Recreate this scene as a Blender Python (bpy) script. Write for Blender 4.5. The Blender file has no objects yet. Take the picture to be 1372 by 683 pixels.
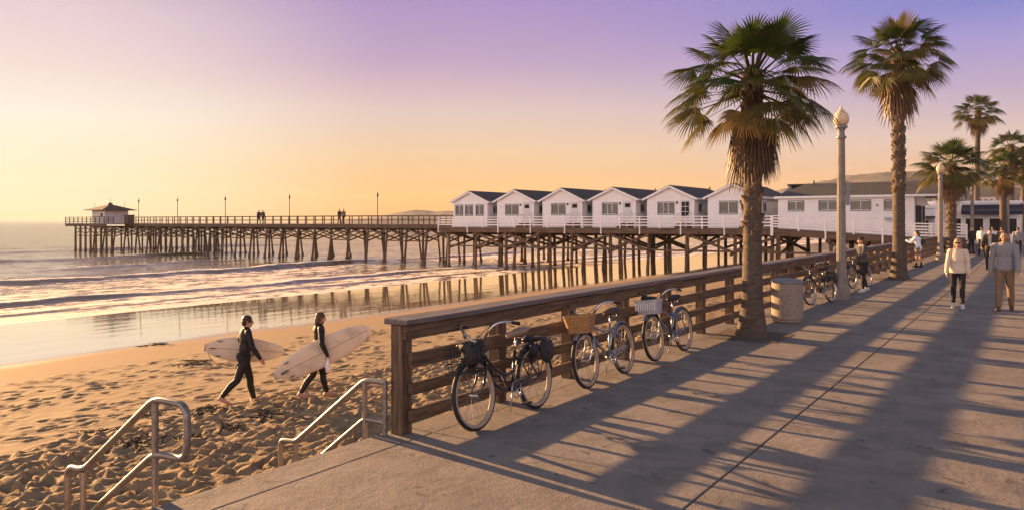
import bpy, bmesh, math, random
import numpy as np
from mathutils import Vector, Matrix, Euler
R = math.radians
scn = bpy.context.scene
col = scn.collection

# ------------------------------------------------------------------ camera, sky, sun, exposure
EXPO = 2.0
cd = bpy.data.cameras.new('camera'); cam = bpy.data.objects.new('camera', cd); col.objects.link(cam)
cd.sensor_width = 36.0; cd.lens = 27.31; cd.shift_y = -0.0326
cd.clip_start = 0.05; cd.clip_end = 60000
cam.location = (0, 0, 2.05); cam.rotation_euler = (R(90), 0, R(33.9))
scn.camera = cam
SUN_EL = 10.2
SUN_XY = Vector((-0.989, 0.150)).normalized()          # horizontal direction towards the sun
SUN_AZ = math.atan2(SUN_XY.x, SUN_XY.y)                # from +Y, clockwise positive towards +X
scn.view_settings.view_transform = 'Standard'; scn.view_settings.look = 'None'
scn.view_settings.gamma = 1.0; scn.view_settings.exposure = EXPO; scn.view_settings.use_curve_mapping = False
scn.render.engine = 'CYCLES'
scn.cycles.use_denoising = True
scn.cycles.max_bounces = 8; scn.cycles.diffuse_bounces = 3; scn.cycles.glossy_bounces = 4
scn.cycles.transparent_max_bounces = 8; scn.cycles.caustics_reflective = False; scn.cycles.caustics_refractive = False

def lin(c):
    c = c / 255.0
    return c / 12.92 if c <= 0.04045 else ((c + 0.055) / 1.055) ** 2.4
def rad(r, g, b):                                       # display colour -> sky radiance at this exposure
    k = 2 ** -EXPO
    return (lin(r) * k, lin(g) * k, lin(b) * k, 1)

w = bpy.data.worlds.new('World'); scn.world = w; w.use_nodes = True
nt = w.node_tree; N = nt.nodes; Lk = nt.links
for n in list(N): N.remove(n)
def nd(t, **k):
    n = N.new(t)
    for a, v in k.items(): setattr(n, a, v)
    return n
def mth(op, a, b=None, c=None, clamp=False):
    n = nd('ShaderNodeMath', operation=op, use_clamp=clamp)
    for i, v in enumerate((a, b, c)):
        if v is None: continue
        if isinstance(v, (int, float)): n.inputs[i].default_value = v
        else: Lk.new(v, n.inputs[i])
    return n.outputs[0]
def ramp(fac, stops):
    n = nd('ShaderNodeValToRGB'); e = n.color_ramp.elements
    while len(e) < len(stops): e.new(0.5)
    for q, (p, c) in zip(e, stops): q.position = p; q.color = c
    Lk.new(fac, n.inputs[0]); return n.outputs[0]
def mixc(fac, a, b, bt='MIX'):
    n = nd('ShaderNodeMix', data_type='RGBA', blend_type=bt)
    if isinstance(fac, (int, float)): n.inputs[0].default_value = fac
    else: Lk.new(fac, n.inputs[0])
    for s, v in ((6, a), (7, b)):
        if isinstance(v, tuple): n.inputs[s].default_value = v
        else: Lk.new(v, n.inputs[s])
    return n.outputs[2]
def mrange(v, a, b, c=0.0, d=1.0, smooth=False):
    n = nd('ShaderNodeMapRange'); n.interpolation_type = 'SMOOTHSTEP' if smooth else 'LINEAR'
    Lk.new(v, n.inputs[0])
    for i, q in zip((1, 2, 3, 4), (a, b, c, d)): n.inputs[i].default_value = q
    return n.outputs[0]
tc = nd('ShaderNodeTexCoord')
sep = nd('ShaderNodeSeparateXYZ'); Lk.new(tc.outputs['Generated'], sep.inputs[0])
X, Y, Z = sep.outputs
hl = mth('SQRT', mth('ADD', mth('MULTIPLY', X, X), mth('ADD', mth('MULTIPLY', Y, Y), 1e-6)))
h = mth('DIVIDE', mth('ADD', mth('MULTIPLY', X, SUN_XY.x), mth('MULTIPLY', Y, SUN_XY.y)), hl)
el = mth('MULTIPLY', mth('MAXIMUM', Z, 0.0), 2.0, clamp=True)        # 0.5 sine -> 1
def sramp(st): return ramp(el, [(p * 2, rad(*c)) for p, c in st])
r_sun = sramp([(0, (255, 236, 184)), (.02, (255, 240, 198)), (.06, (255, 241, 206)), (.117, (255, 244, 226)), (.17, (244, 223, 216)), (.235, (231, 208, 212)), (.32, (190, 162, 180)), (.5, (104, 98, 138))])
r_mid = sramp([(0, (238, 170, 92)), (.03, (241, 186, 112)), (.087, (234, 201, 162)), (.139, (221, 199, 192)), (.20, (192, 165, 196)), (.27, (171, 147, 199)), (.35, (142, 130, 178)), (.5, (98, 98, 145))])
r_far = sramp([(0, (226, 165, 112)), (.05, (222, 174, 138)), (.095, (214, 192, 184)), (.15, (182, 165, 198)), (.20, (158, 150, 210)), (.235, (126, 133, 206)), (.35, (112, 118, 200)), (.5, (100, 108, 180))])
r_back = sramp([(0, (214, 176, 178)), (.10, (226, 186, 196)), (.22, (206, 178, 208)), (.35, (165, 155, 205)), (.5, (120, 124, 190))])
def hmix(lo, hi, a, b2):
    q = nd('ShaderNodeMapRange', interpolation_type='SMOOTHSTEP'); Lk.new(h, q.inputs[0]); q.inputs[1].default_value = lo; q.inputs[2].default_value = hi
    return mixc(q.outputs[0], a, b2)
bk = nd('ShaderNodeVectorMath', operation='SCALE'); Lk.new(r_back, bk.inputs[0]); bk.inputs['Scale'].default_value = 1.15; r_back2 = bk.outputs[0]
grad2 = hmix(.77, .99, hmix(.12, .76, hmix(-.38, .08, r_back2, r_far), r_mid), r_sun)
# added bright lobe in the unseen southern sky, lifts the shaded cottage fronts
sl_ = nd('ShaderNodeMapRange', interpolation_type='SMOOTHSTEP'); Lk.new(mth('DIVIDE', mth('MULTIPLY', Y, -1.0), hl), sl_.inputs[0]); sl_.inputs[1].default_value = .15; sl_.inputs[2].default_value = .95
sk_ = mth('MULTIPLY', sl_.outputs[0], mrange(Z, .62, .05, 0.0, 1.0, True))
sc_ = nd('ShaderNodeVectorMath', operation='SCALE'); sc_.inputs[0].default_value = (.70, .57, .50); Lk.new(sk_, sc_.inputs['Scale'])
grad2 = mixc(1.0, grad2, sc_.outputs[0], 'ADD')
# the high sky is the physical one
sky = nd('ShaderNodeTexSky', sky_type='NISHITA'); sky.sun_disc = False
sky.sun_elevation = R(SUN_EL); sky.sun_rotation = SUN_AZ; sky.altitude = 0; sky.air_density = 1.2; sky.dust_density = 2.0
nsk = nd('ShaderNodeVectorMath', operation='SCALE'); Lk.new(sky.outputs[0], nsk.inputs[0]); nsk.inputs['Scale'].default_value = 0.055
mz = nd('ShaderNodeMapRange', interpolation_type='SMOOTHSTEP'); Lk.new(Z, mz.inputs[0])
mz.inputs[1].default_value = 0.32; mz.inputs[2].default_value = 0.75
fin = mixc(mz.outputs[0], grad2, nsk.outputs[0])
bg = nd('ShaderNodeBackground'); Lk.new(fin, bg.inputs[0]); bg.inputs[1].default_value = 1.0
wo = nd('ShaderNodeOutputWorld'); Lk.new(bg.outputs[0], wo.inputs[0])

sl = bpy.data.lights.new('sun', 'SUN'); sl.energy = 5.0; sl.angle = R(0.6); sl.color = (1.0, 0.57, 0.25)
so = bpy.data.objects.new('sun', sl); col.objects.link(so)
sdir = Vector((SUN_XY.x * math.cos(R(SUN_EL)), SUN_XY.y * math.cos(R(SUN_EL)), math.sin(R(SUN_EL))))
so.rotation_euler = sdir.to_track_quat('Z', 'Y').to_euler(); so.location = (-20, 0, 30)

# ------------------------------------------------------------------ helpers: materials
def newmat(name):
    mt = bpy.data.materials.new(name); mt.use_nodes = True
    global N, Lk
    N = mt.node_tree.nodes; Lk = mt.node_tree.links
    return mt, N['Principled BSDF']
def setin(node, name, v):
    if isinstance(v, bpy.types.NodeSocket): Lk.new(v, node.inputs[name])
    else: node.inputs[name].default_value = v
def c4(c): return (c[0], c[1], c[2], 1)
def noise(scale, detail=5, rough=0.55, stretch=None, coord='Object', distort=0.0):
    t = nd('ShaderNodeTexCoord'); mp = nd('ShaderNodeMapping')
    if coord == 'Position':
        g = nd('ShaderNodeNewGeometry'); Lk.new(g.outputs['Position'], mp.inputs[0])
    else: Lk.new(t.outputs[coord], mp.inputs[0])
    if stretch: mp.inputs['Scale'].default_value = stretch
    n = nd('ShaderNodeTexNoise'); n.inputs['Scale'].default_value = scale; n.inputs['Detail'].default_value = detail
    n.inputs['Roughness'].default_value = rough; n.inputs['Distortion'].default_value = distort
    Lk.new(mp.outputs[0], n.inputs['Vector']); return n.outputs['Fac']
def mrange(v, a, b, c=0.0, d=1.0, smooth=False):
    n = nd('ShaderNodeMapRange'); n.interpolation_type = 'SMOOTHSTEP' if smooth else 'LINEAR'
    Lk.new(v, n.inputs[0])
    for i, q in zip((1, 2, 3, 4), (a, b, c, d)): n.inputs[i].default_value = q
    return n.outputs[0]
def bump(hv, strength=0.3, dist=0.01, normal=None):
    n = nd('ShaderNodeBump'); Lk.new(hv, n.inputs['Height'])
    n.inputs['Strength'].default_value = strength; n.inputs['Distance'].default_value = dist
    if normal is not None: Lk.new(normal, n.inputs['Normal'])
    return n.outputs[0]
MATS = {}
def pm(name, c1, c2=None, scale=6, rough=0.7, bs=0.25, bd=0.006, bscale=None, metal=0.0, stretch=None, spec=0.4, coord='Object', lo=0.35, hi=0.65, rvar=0.12):
    mt, b = newmat(name)
    c2 = c2 or tuple(v * 0.72 for v in c1)
    f = noise(scale, 6, 0.6, stretch, coord)
    setin(b, 'Base Color', mixc(mrange(f, lo, hi), c4(c1), c4(c2)))
    setin(b, 'Roughness', mrange(noise(scale * 1.7, 4, 0.6, stretch, coord), 0.3, 0.7, max(0.02, rough - rvar), min(1, rough + rvar)))
    setin(b, 'Metallic', metal); setin(b, 'Specular IOR Level', spec)
    if bs: setin(b, 'Normal', bump(noise(bscale or scale * 4, 5, 0.6, stretch, coord), bs, bd))
    MATS[name] = mt; return mt

# ------------------------------------------------------------------ helpers: meshes
def tag(o, label=None, cat=None, group=None, kind=None):
    if label: o['label'] = label
    if cat: o['category'] = cat
    if group: o['group'] = group
    if kind: o['kind'] = kind
    return o
def thing(name, label, cat, loc=(0, 0, 0), rotz=0.0, group=None):
    o = bpy.data.objects.new(name, None); o.empty_display_size = 0.2; col.objects.link(o)
    o.location = loc; o.rotation_euler = (0, 0, rotz)
    return tag(o, label, cat, group)
def link_mesh(name, me, mat, parent=None, smooth=False):
    o = bpy.data.objects.new(name, me); col.objects.link(o)
    if mat is not None: me.materials.append(mat)
    if parent is not None: o.parent = parent
    if smooth: me.polygons.foreach_set('use_smooth', [True] * len(me.polygons))
    return o
def copy_tree(o, parent=None):
    c = o.copy(); col.objects.link(c)
    if parent is not None: c.parent = parent
    for ch in list(o.children): copy_tree(ch, c)
    return c

class MB:
    def __init__(s): s.v = []; s.f = []; s.a = None
    def add(s, vs, fs):
        k = len(s.v); s.v.extend([tuple(p) for p in vs]); s.f.extend([tuple(i + k for i in q) for q in fs]); return k
    def box(s, c, d, rot=None, ch=0.0):
        x, y, z = d[0] / 2, d[1] / 2, d[2] / 2
        if ch <= 0:
            P = [(-x, -y, -z), (x, -y, -z), (x, y, -z), (-x, y, -z), (-x, -y, z), (x, -y, z), (x, y, z), (-x, y, z)]
            F = [(0, 3, 2, 1), (4, 5, 6, 7), (0, 1, 5, 4), (1, 2, 6, 5), (2, 3, 7, 6), (3, 0, 4, 7)]
        else:
            ch = min(ch, x * .45, y * .45, z * .45)
            bm = bmesh.new(); bmesh.ops.create_cube(bm, size=1.0)
            for q in bm.verts: q.co = Vector((q.co.x * 2 * x, q.co.y * 2 * y, q.co.z * 2 * z))
            bmesh.ops.bevel(bm, geom=list(bm.edges), offset=ch, segments=1, affect='EDGES')
            bm.verts.index_update(); P = [q.co.copy() for q in bm.verts]; F = [[q.index for q in f.verts] for f in bm.faces]; bm.free()
        M = Matrix.Identity(3) if rot is None else (Euler(rot).to_matrix() if not isinstance(rot, Matrix) else rot)
        c = Vector(c)
        s.add([c + M @ Vector(p) for p in P], F); return s
    def span(s, a, b, ch=0.0):
        a = Vector(a); b = Vector(b); return s.box((a + b) / 2, [abs(q) for q in (b - a)], None, ch)
    def bar(s, p, q, wd, ht, ch=0.0, up=(0, 0, 1)):
        p = Vector(p); q = Vector(q); d = q - p; L = d.length; d.normalize()
        u = Vector(up)
        if abs(d.dot(u)) > 0.98: u = Vector((0, 1, 0))
        sx = d.cross(u).normalized(); uz = sx.cross(d)
        M = Matrix((sx, d, uz)).transposed()
        return s.box((p + q) / 2, (wd, L, ht), M, ch)
    def tube(s, pts, r, n=8, caps=True, closed=False):
        pts = [Vector(p) for p in pts]; m_ = len(pts)
        rs = r if isinstance(r, (list, tuple)) else [r] * m_
        up = None; k0 = len(s.v)
        for i, p in enumerate(pts):
            if closed: t = pts[(i + 1) % m_] - pts[i - 1]
            else: t = pts[min(i + 1, m_ - 1)] - pts[max(i - 1, 0)]
            if t.length < 1e-9: t = Vector((0, 0, 1))
            t.normalize()
            if up is None: up = t.orthogonal().normalized()
            else:
                up = up - t * up.dot(t)
                up = up.normalized() if up.length > 1e-6 else t.orthogonal().normalized()
            bi = t.cross(up)
            for j in range(n):
                a = 2 * math.pi * j / n
                s.v.append(tuple(p + (up * math.cos(a) + bi * math.sin(a)) * rs[i]))
        for i in range(m_ if closed else m_ - 1):
            i2 = (i + 1) % m_
            for j in range(n):
                j2 = (j + 1) % n
                s.f.append((k0 + i * n + j, k0 + i * n + j2, k0 + i2 * n + j2, k0 + i2 * n + j))
        if caps and not closed:
            s.f.append(tuple(k0 + j for j in range(n))[::-1]); s.f.append(tuple(k0 + (m_ - 1) * n + j for j in range(n)))
        return s
    def lathe(s, prof, n=20, c=(0, 0, 0), caps=True):
        k0 = len(s.v); c = Vector(c)
        for r_, z_ in prof:
            for j in range(n):
                a = 2 * math.pi * j / n; s.v.append((c.x + r_ * math.cos(a), c.y + r_ * math.sin(a), c.z + z_))
        for i in range(len(prof) - 1):
            for j in range(n):
                j2 = (j + 1) % n
                s.f.append((k0 + i * n + j, k0 + i * n + j2, k0 + (i + 1) * n + j2, k0 + (i + 1) * n + j))
        if caps:
            s.f.append(tuple(k0 + j for j in range(n))[::-1]); s.f.append(tuple(k0 + (len(prof) - 1) * n + j for j in range(n)))
        return s
    def ell(s, c, r, rot=None, n=14, m_=9):
        M = Matrix.Identity(3) if rot is None else Euler(rot).to_matrix(); c = Vector(c); k0 = len(s.v)
        s.v.append(tuple(c + M @ Vector((0, 0, -r[2]))))
        for i in range(1, m_):
            t = math.pi * i / m_ - math.pi / 2
            for j in range(n):
                a = 2 * math.pi * j / n
                s.v.append(tuple(c + M @ Vector((r[0] * math.cos(t) * math.cos(a), r[1] * math.cos(t) * math.sin(a), r[2] * math.sin(t)))))
        s.v.append(tuple(c + M @ Vector((0, 0, r[2])))); top = len(s.v) - 1
        for j in range(n):
            j2 = (j + 1) % n
            s.f.append((k0, k0 + 1 + j2, k0 + 1 + j))
            for i in range(m_ - 2):
                a = k0 + 1 + i * n; b = a + n
                s.f.append((a + j, a + j2, b + j2, b + j))
            s.f.append((k0 + 1 + (m_ - 2) * n + j, k0 + 1 + (m_ - 2) * n + j2, top))
        return s
    def capsule(s, p, r0, q, r1, n=12):
        p = Vector(p); q = Vector(q); d = (q - p); L = d.length
        d = d / L if L > 1e-6 else Vector((0, 0, 1))
        pts = []; rs = []
        for i in range(1, 5):
            a = math.pi / 2 * i / 4
            pts.append(p - d * r0 * math.cos(a)); rs.append(r0 * math.sin(a))
        for i in range(4, 0, -1):
            a = math.pi / 2 * i / 4
            pts.append(q + d * r1 * math.cos(a)); rs.append(r1 * math.sin(a))
        return s.tube(pts, rs, n)
    def prism(s, poly, z0, z1, M=None):             # extruded outline (x, y) -> z
        k = len(poly); P = [Vector((x, y, z0)) for x, y in poly] + [Vector((x, y, z1)) for x, y in poly]
        if M is not None: P = [M @ p for p in P]
        F = [tuple(range(k))[::-1], tuple(range(k, 2 * k))] + [(i, (i + 1) % k, k + (i + 1) % k, k + i) for i in range(k)]
        s.add(P, F); return s
    def mesh(s, name):
        me = bpy.data.meshes.new(name); me.from_pydata(s.v, [], s.f); me.update(); return me
    def build(s, name, mat, parent=None, smooth=False, loc=None):
        me = s.mesh(name)
        if smooth == 'auto':
            o = link_mesh(name, me, mat, parent, True); me.set_sharp_from_angle(angle=R(40))
        else: o = link_mesh(name, me, mat, parent, smooth)
        if loc is not None: o.location = loc
        return o

def hashn(ix, iy, seed):
    ix = ix.astype(np.int64); iy = iy.astype(np.int64)
    v = (ix * 374761393 + iy * 668265263 + seed * 1442695041) & 0xffffffff
    v = ((v ^ (v >> 13)) * 1274126177) & 0xffffffff
    return ((v ^ (v >> 16)) & 0xffff) / 65535.0
def vnoise(x, y, seed=0):
    x0 = np.floor(x); y0 = np.floor(y); fx = x - x0; fy = y - y0
    fx = fx * fx * fx * (fx * (fx * 6 - 15) + 10); fy = fy * fy * fy * (fy * (fy * 6 - 15) + 10)
    a = hashn(x0, y0, seed); b = hashn(x0 + 1, y0, seed); c = hashn(x0, y0 + 1, seed); d = hashn(x0 + 1, y0 + 1, seed)
    return (a * (1 - fx) + b * fx) * (1 - fy) + (c * (1 - fx) + d * fx) * fy
def fbm(x, y, seed=0, oct=4):
    t = 0; a = 0.5; f = 1.0
    for i in range(oct): t = t + a * (vnoise(x * f, y * f, seed + i * 17) - 0.5); a *= 0.5; f *= 2.03
    return t
def grid_object(name, xs, ys, zz, mat, smooth=True, attrs=None):
    nx, ny = len(xs), len(ys)
    XX, YY = np.meshgrid(xs, ys, indexing='ij')
    co = np.stack([XX.ravel(), YY.ravel(), zz.ravel()], 1).astype(np.float32)
    i = np.arange(nx - 1)[:, None] * ny + np.arange(ny - 1)[None, :]
    q = np.stack([i, i + ny, i + ny + 1, i + 1], -1).reshape(-1, 4).astype(np.int32)
    me = bpy.data.meshes.new(name)
    me.vertices.add(len(co)); me.vertices.foreach_set('co', co.ravel())
    me.loops.add(q.size); me.loops.foreach_set('vertex_index', q.ravel())
    me.polygons.add(len(q)); me.polygons.foreach_set('loop_start', np.arange(0, q.size, 4, dtype=np.int32))
    me.polygons.foreach_set('loop_total', np.full(len(q), 4, dtype=np.int32))
    me.update(calc_edges=True); me.validate()
    for an, av in (attrs or {}).items():
        at = me.attributes.new(an, 'FLOAT', 'POINT'); at.data.foreach_set('value', av.ravel().astype(np.float32))
    return link_mesh(name, me, mat, None, smooth)
def grow(a, b, s0, g, smax=1e9):
    o = [a]; s_ = s0; d = 1 if b > a else -1
    while (b - o[-1]) * d > 0: o.append(o[-1] + d * s_); s_ = min(s_ * g, smax)
    return o
# ------------------------------------------------------------------ materials
M = MATS
pm('wood_y', (.165, .108, .060), (.056, .036, .021), 7, .8, .7, .010, 26, stretch=(3.2, .28, 3.2), coord='Object')
pm('wood_z', (.165, .105, .058), (.06, .038, .022), 7, .8, .7, .010, 26, stretch=(3.2, 3.2, .28))
pm('wood_cap', (.155, .135, .13), (.075, .064, .062), 6, .62, .55, .008, 24, stretch=(3.0, .25, 3.0))
pm('pile_wood', (.15, .09, .05), (.06, .037, .023), 5, .8, .5, .02, 14, stretch=(2, 2, .25))
pm('pier_wood', (.15, .09, .052), (.07, .043, .028), 3, .8, .4, .02, 12, stretch=(.3, 2, 2))
pm('brace_wood', (.14, .085, .05), (.07, .045, .03), 4, .8, .3, .02, 12)
pm('white_paint', (.78, .75, .72), (.66, .62, .58), 2.5, .5, .1, .004)
pm('white_rail', (.85, .82, .79), (.74, .70, .66), 3, .55, .1, .004)
pm('trim_grey', (.16, .18, .22), (.12, .13, .16), 4, .5, .05)
pm('white_trim', (.8, .78, .76), (.72, .70, .68), 4, .45, .05)
pm('door_paint', (.62, .60, .58), (.54, .52, .5), 4, .45, .05)
pm('dark_metal', (.02, .02, .022), (.03, .028, .027), 20, .4, .05, metal=.3)
pm('galv', (.27, .24, .215), (.17, .15, .135), 22, .46, .2, .002, 70, metal=.75)
pm('post_concrete', (.26, .22, .18), (.17, .145, .12), 5, .85, .35, .006, 60)
pm('bin_concrete', (.34, .28, .22), (.15, .125, .10), 60, .9, .6, .006, 120, lo=.42, hi=.58)
pm('bin_lid', (.20, .20, .20), (.14, .14, .145), 10, .5, .1)
pm('soil', (.13, .09, .06), (.07, .05, .035), 14, .95, .6, .03, 30)
pm('kelp', (.03, .02, .012), (.055, .036, .02), 9, .85, .3, .01)
pm('seawall', (.33, .28, .23), (.24, .2, .16), 2, .9, .4, .01, 12)
pm('bark', (.115, .085, .06), (.055, .04, .029), 7, .9, .8, .03, 16, stretch=(1, 1, 2.4))
pm('boots', (.23, .145, .078), (.07, .044, .025), 9, .85, .5, .02, 22, stretch=(1, 1, .5))
pm('hubfibre', (.10, .058, .03), (.05, .03, .018), 12, .95, .6, .03)
pm('skin', (.46, .27, .18), (.40, .22, .145), 9, .55, .08)
pm('skin_dark', (.36, .20, .125), (.30, .165, .10), 9, .55, .08)
pm('wetsuit', (.010, .010, .011), (.017, .016, .017), 8, .62, .3, .008, 30, spec=.25)
pm('hair_brown', (.10, .05, .022), (.045, .024, .012), 40, .55, .6, .01, stretch=(1, 1, .3))
pm('hair_dark', (.022, .015, .011), (.04, .026, .017), 40, .5, .6, .01, stretch=(1, 1, .3))
pm('hair_blond', (.36, .23, .11), (.22, .135, .065), 40, .55, .6, .01, stretch=(1, 1, .3))
pm('hair_short', (.07, .05, .038), (.045, .033, .026), 60, .7, .5, .006)
pm('cream_knit', (.60, .50, .38), (.52, .43, .33), 30, .9, .5, .006, 120)
pm('grey_knit', (.23, .225, .235), (.19, .185, .195), 30, .9, .5, .006, 120)
pm('black_cloth', (.012, .011, .012), (.02, .018, .018), 14, .85, .3, .006)
pm('khaki', (.20, .125, .07), (.155, .095, .055), 10, .85, .4, .008, 30)
pm('charcoal_cloth', (.075, .07, .065), (.05, .047, .045), 14, .85, .35, .006)
pm('vest_cloth', (.05, .035, .026), (.035, .026, .02), 14, .8, .4, .008)
pm('tan_cloth', (.24, .17, .11), (.2, .14, .09), 14, .85, .3, .006)
pm('white_cloth', (.72, .71, .74), (.62, .61, .65), 12, .85, .3, .008)
pm('white_shoe', (.6, .56, .5), (.5, .46, .41), 12, .6, .1)
pm('brown_shoe', (.075, .04, .022), (.05, .028, .016), 12, .5, .2)
pm('sunglass', (.008, .008, .009), (.012, .012, .012), 10, .12, 0)
pm('board_white', (.66, .56, .43), (.54, .45, .34), 3.5, .32, .05, lo=.4, hi=.75)
pm('board_longboard', (.64, .54, .41), (.36, .30, .24), 2.2, .34, .05, lo=.5, hi=.78)
pm('stringer', (.16, .09, .045), None, 10, .4, 0)
pm('fin_dark', (.03, .028, .028), None, 10, .35, 0)
pm('rubber', (.014, .013, .013), (.022, .02, .02), 20, .7, .2, .002)
pm('whitewall', (.42, .33, .24), (.33, .26, .19), 14, .65, .1, .002)
pm('chrome', (.62, .60, .58), (.5, .48, .46), 20, .18, 0, metal=1.0)
pm('alu', (.50, .48, .46), (.4, .38, .37), 20, .32, .05, metal=.9)
pm('bike_black', (.012, .012, .013), (.016, .016, .017), 10, .25, 0, spec=.6)
pm('bike_silver', (.30, .31, .34), (.26, .27, .30), 10, .28, 0, metal=.5, spec=.6)
pm('bike_blue', (.14, .18, .26), (.12, .155, .225), 10, .28, 0, metal=.4, spec=.6)
pm('saddle_tan', (.30, .20, .13), (.22, .145, .09), 12, .5, .2, .003)
pm('saddle_black', (.018, .017, .017), None, 12, .5, .2, .003)
pm('saddle_brown', (.085, .045, .028), (.06, .032, .02), 12, .5, .2, .003)
pm('wicker', (.52, .29, .11), (.28, .15, .055), 30, .75, .5, .004, stretch=(1, 1, 2))
pm('basket_white', (.46, .44, .43), (.4, .38, .37), 14, .55, .1, .003)
pm('bag_black', (.008, .008, .009), (.018, .017, .018), 9, .6, .6, .012, 18)
pm('globe', (.66, .50, .30), (.56, .40, .22), 3, .35, 0, lo=.3, hi=.7)
pm('curtain', (.74, .58, .42), (.52, .40, .28), 9, .9, .3, .02, stretch=(6, 6, .3))
pm('dark_inside', (.02, .018, .018), None, 4, .9, 0)
pm('awning', (.012, .018, .05), (.009, .014, .038), 6, .8, .2)
pm('stucco', (.50, .44, .38), (.42, .37, .32), 2, .9, .2)
pm('hut_wall', (.62, .58, .52), (.5, .46, .41), 3, .7, .1)
pm('hut_roof', (.09, .06, .042), (.06, .042, .03), 4, .85, .3, .02)
pm('sign_white', (.72, .72, .74), None, 6, .5, 0)
pm('sign_blue', (.03, .07, .24), None, 6, .5, 0)
pm('sign_grey', (.24, .23, .22), None, 6, .5, 0)
pm('rock', (.12, .10, .085), (.06, .05, .043), 5, .9, .7, .05)

def siding_mat():
    mt, b = newmat('siding')
    g = nd('ShaderNodeTexCoord'); s_ = nd('ShaderNodeSeparateXYZ'); Lk.new(g.outputs['Object'], s_.inputs[0])
    fr = mth('FRACT', mth('MULTIPLY', s_.outputs[2], 1 / 0.16))
    line = mrange(fr, 0.0, 0.16, 0.0, 1.0)
    base = mixc(mrange(noise(1.3, 5), .3, .7), c4((.86, .83, .81)), c4((.78, .75, .73)))
    setin(b, 'Base Color', mixc(line, c4((.50, .47, .45)), base)); setin(b, 'Roughness', .55)
    setin(b, 'Normal', bump(fr, .6, .02))
    MATS['siding'] = mt
siding_mat()
def shingle_mat():
    mt, b = newmat('shingle')
    n1 = noise(30, 3, .6, (1, 1, 1)); n2 = noise(.8, 5)
    base = mixc(mrange(n1, .35, .65), c4((.026, .024, .025)), c4((.06, .053, .05)))
    setin(b, 'Base Color', mixc(mth('MULTIPLY', mrange(n2, .35, .7), .5), base, c4((.085, .07, .06))))
    setin(b, 'Roughness', .9); setin(b, 'Normal', bump(n1, .6, .02)); MATS['shingle'] = mt
shingle_mat()
def glass_mat():
    mt, b = newmat('window_glass')
    setin(b, 'Base Color', (.5, .5, .5, 1)); setin(b, 'Roughness', .04); setin(b, 'IOR', 1.45)
    setin(b, 'Transmission Weight', 1.0)
    MATS['window_glass'] = mt
glass_mat()

def concrete_mat():
    mt, b = newmat('concrete')
    big = noise(.35, 5, .6, None, 'Position'); mid = noise(2.2, 6, .62, None, 'Position'); fine = noise(55, 4, .65, None, 'Position')
    spots = noise(4.3, 2, .5, None, 'Position', .6)
    c = mixc(mrange(big, .35, .65), c4((.19, .161, .138)), c4((.25, .211, .178)))
    c = mixc(mth('MULTIPLY', mrange(mid, .44, .66), .75), c, c4((.135, .113, .096)))
    c = mixc(mth('MULTIPLY', mrange(fine, .54, .70), .5), c, c4((.10, .082, .07)))
    c = mixc(mth('MULTIPLY', mrange(fine, .46, .28), .35), c, c4((.31, .265, .225)))
    c = mixc(mth('MULTIPLY', mrange(spots, .675, .70, smooth=True), .65), c, c4((.07, .058, .05)))
    # hairline cracks
    v = nd('ShaderNodeTexVoronoi', feature='DISTANCE_TO_EDGE'); v.inputs['Scale'].default_value = .42
    g = nd('ShaderNodeNewGeometry'); wv = nd('ShaderNodeTexNoise'); wv.inputs['Scale'].default_value = 2.0; Lk.new(g.outputs['Position'], wv.inputs['Vector'])
    va = nd('ShaderNodeVectorMath', operation='MULTIPLY_ADD'); Lk.new(wv.outputs['Color'], va.inputs[0]); va.inputs[1].default_value = (.5, .5, 0); Lk.new(g.outputs['Position'], va.inputs[2])
    Lk.new(va.outputs[0], v.inputs['Vector'])
    crk = mth('MULTIPLY', mrange(v.outputs['Distance'], .0, .0045, 1.0, 0.0), mrange(noise(.5, 3, .5, None, 'Position'), .55, .62))
    c = mixc(mth('MULTIPLY', crk, .6), c, c4((.06, .048, .04)))
    setin(b, 'Base Color', c); setin(b, 'Roughness', mrange(mid, .3, .7, .78, .92)); setin(b, 'Specular IOR Level', .35)
    n1 = bump(noise(7, 6, .7, None, 'Position'), .6, .022); n2 = bump(fine, .7, .006, n1)
    setin(b, 'Normal', n2); MATS['concrete'] = mt
concrete_mat()

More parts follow.
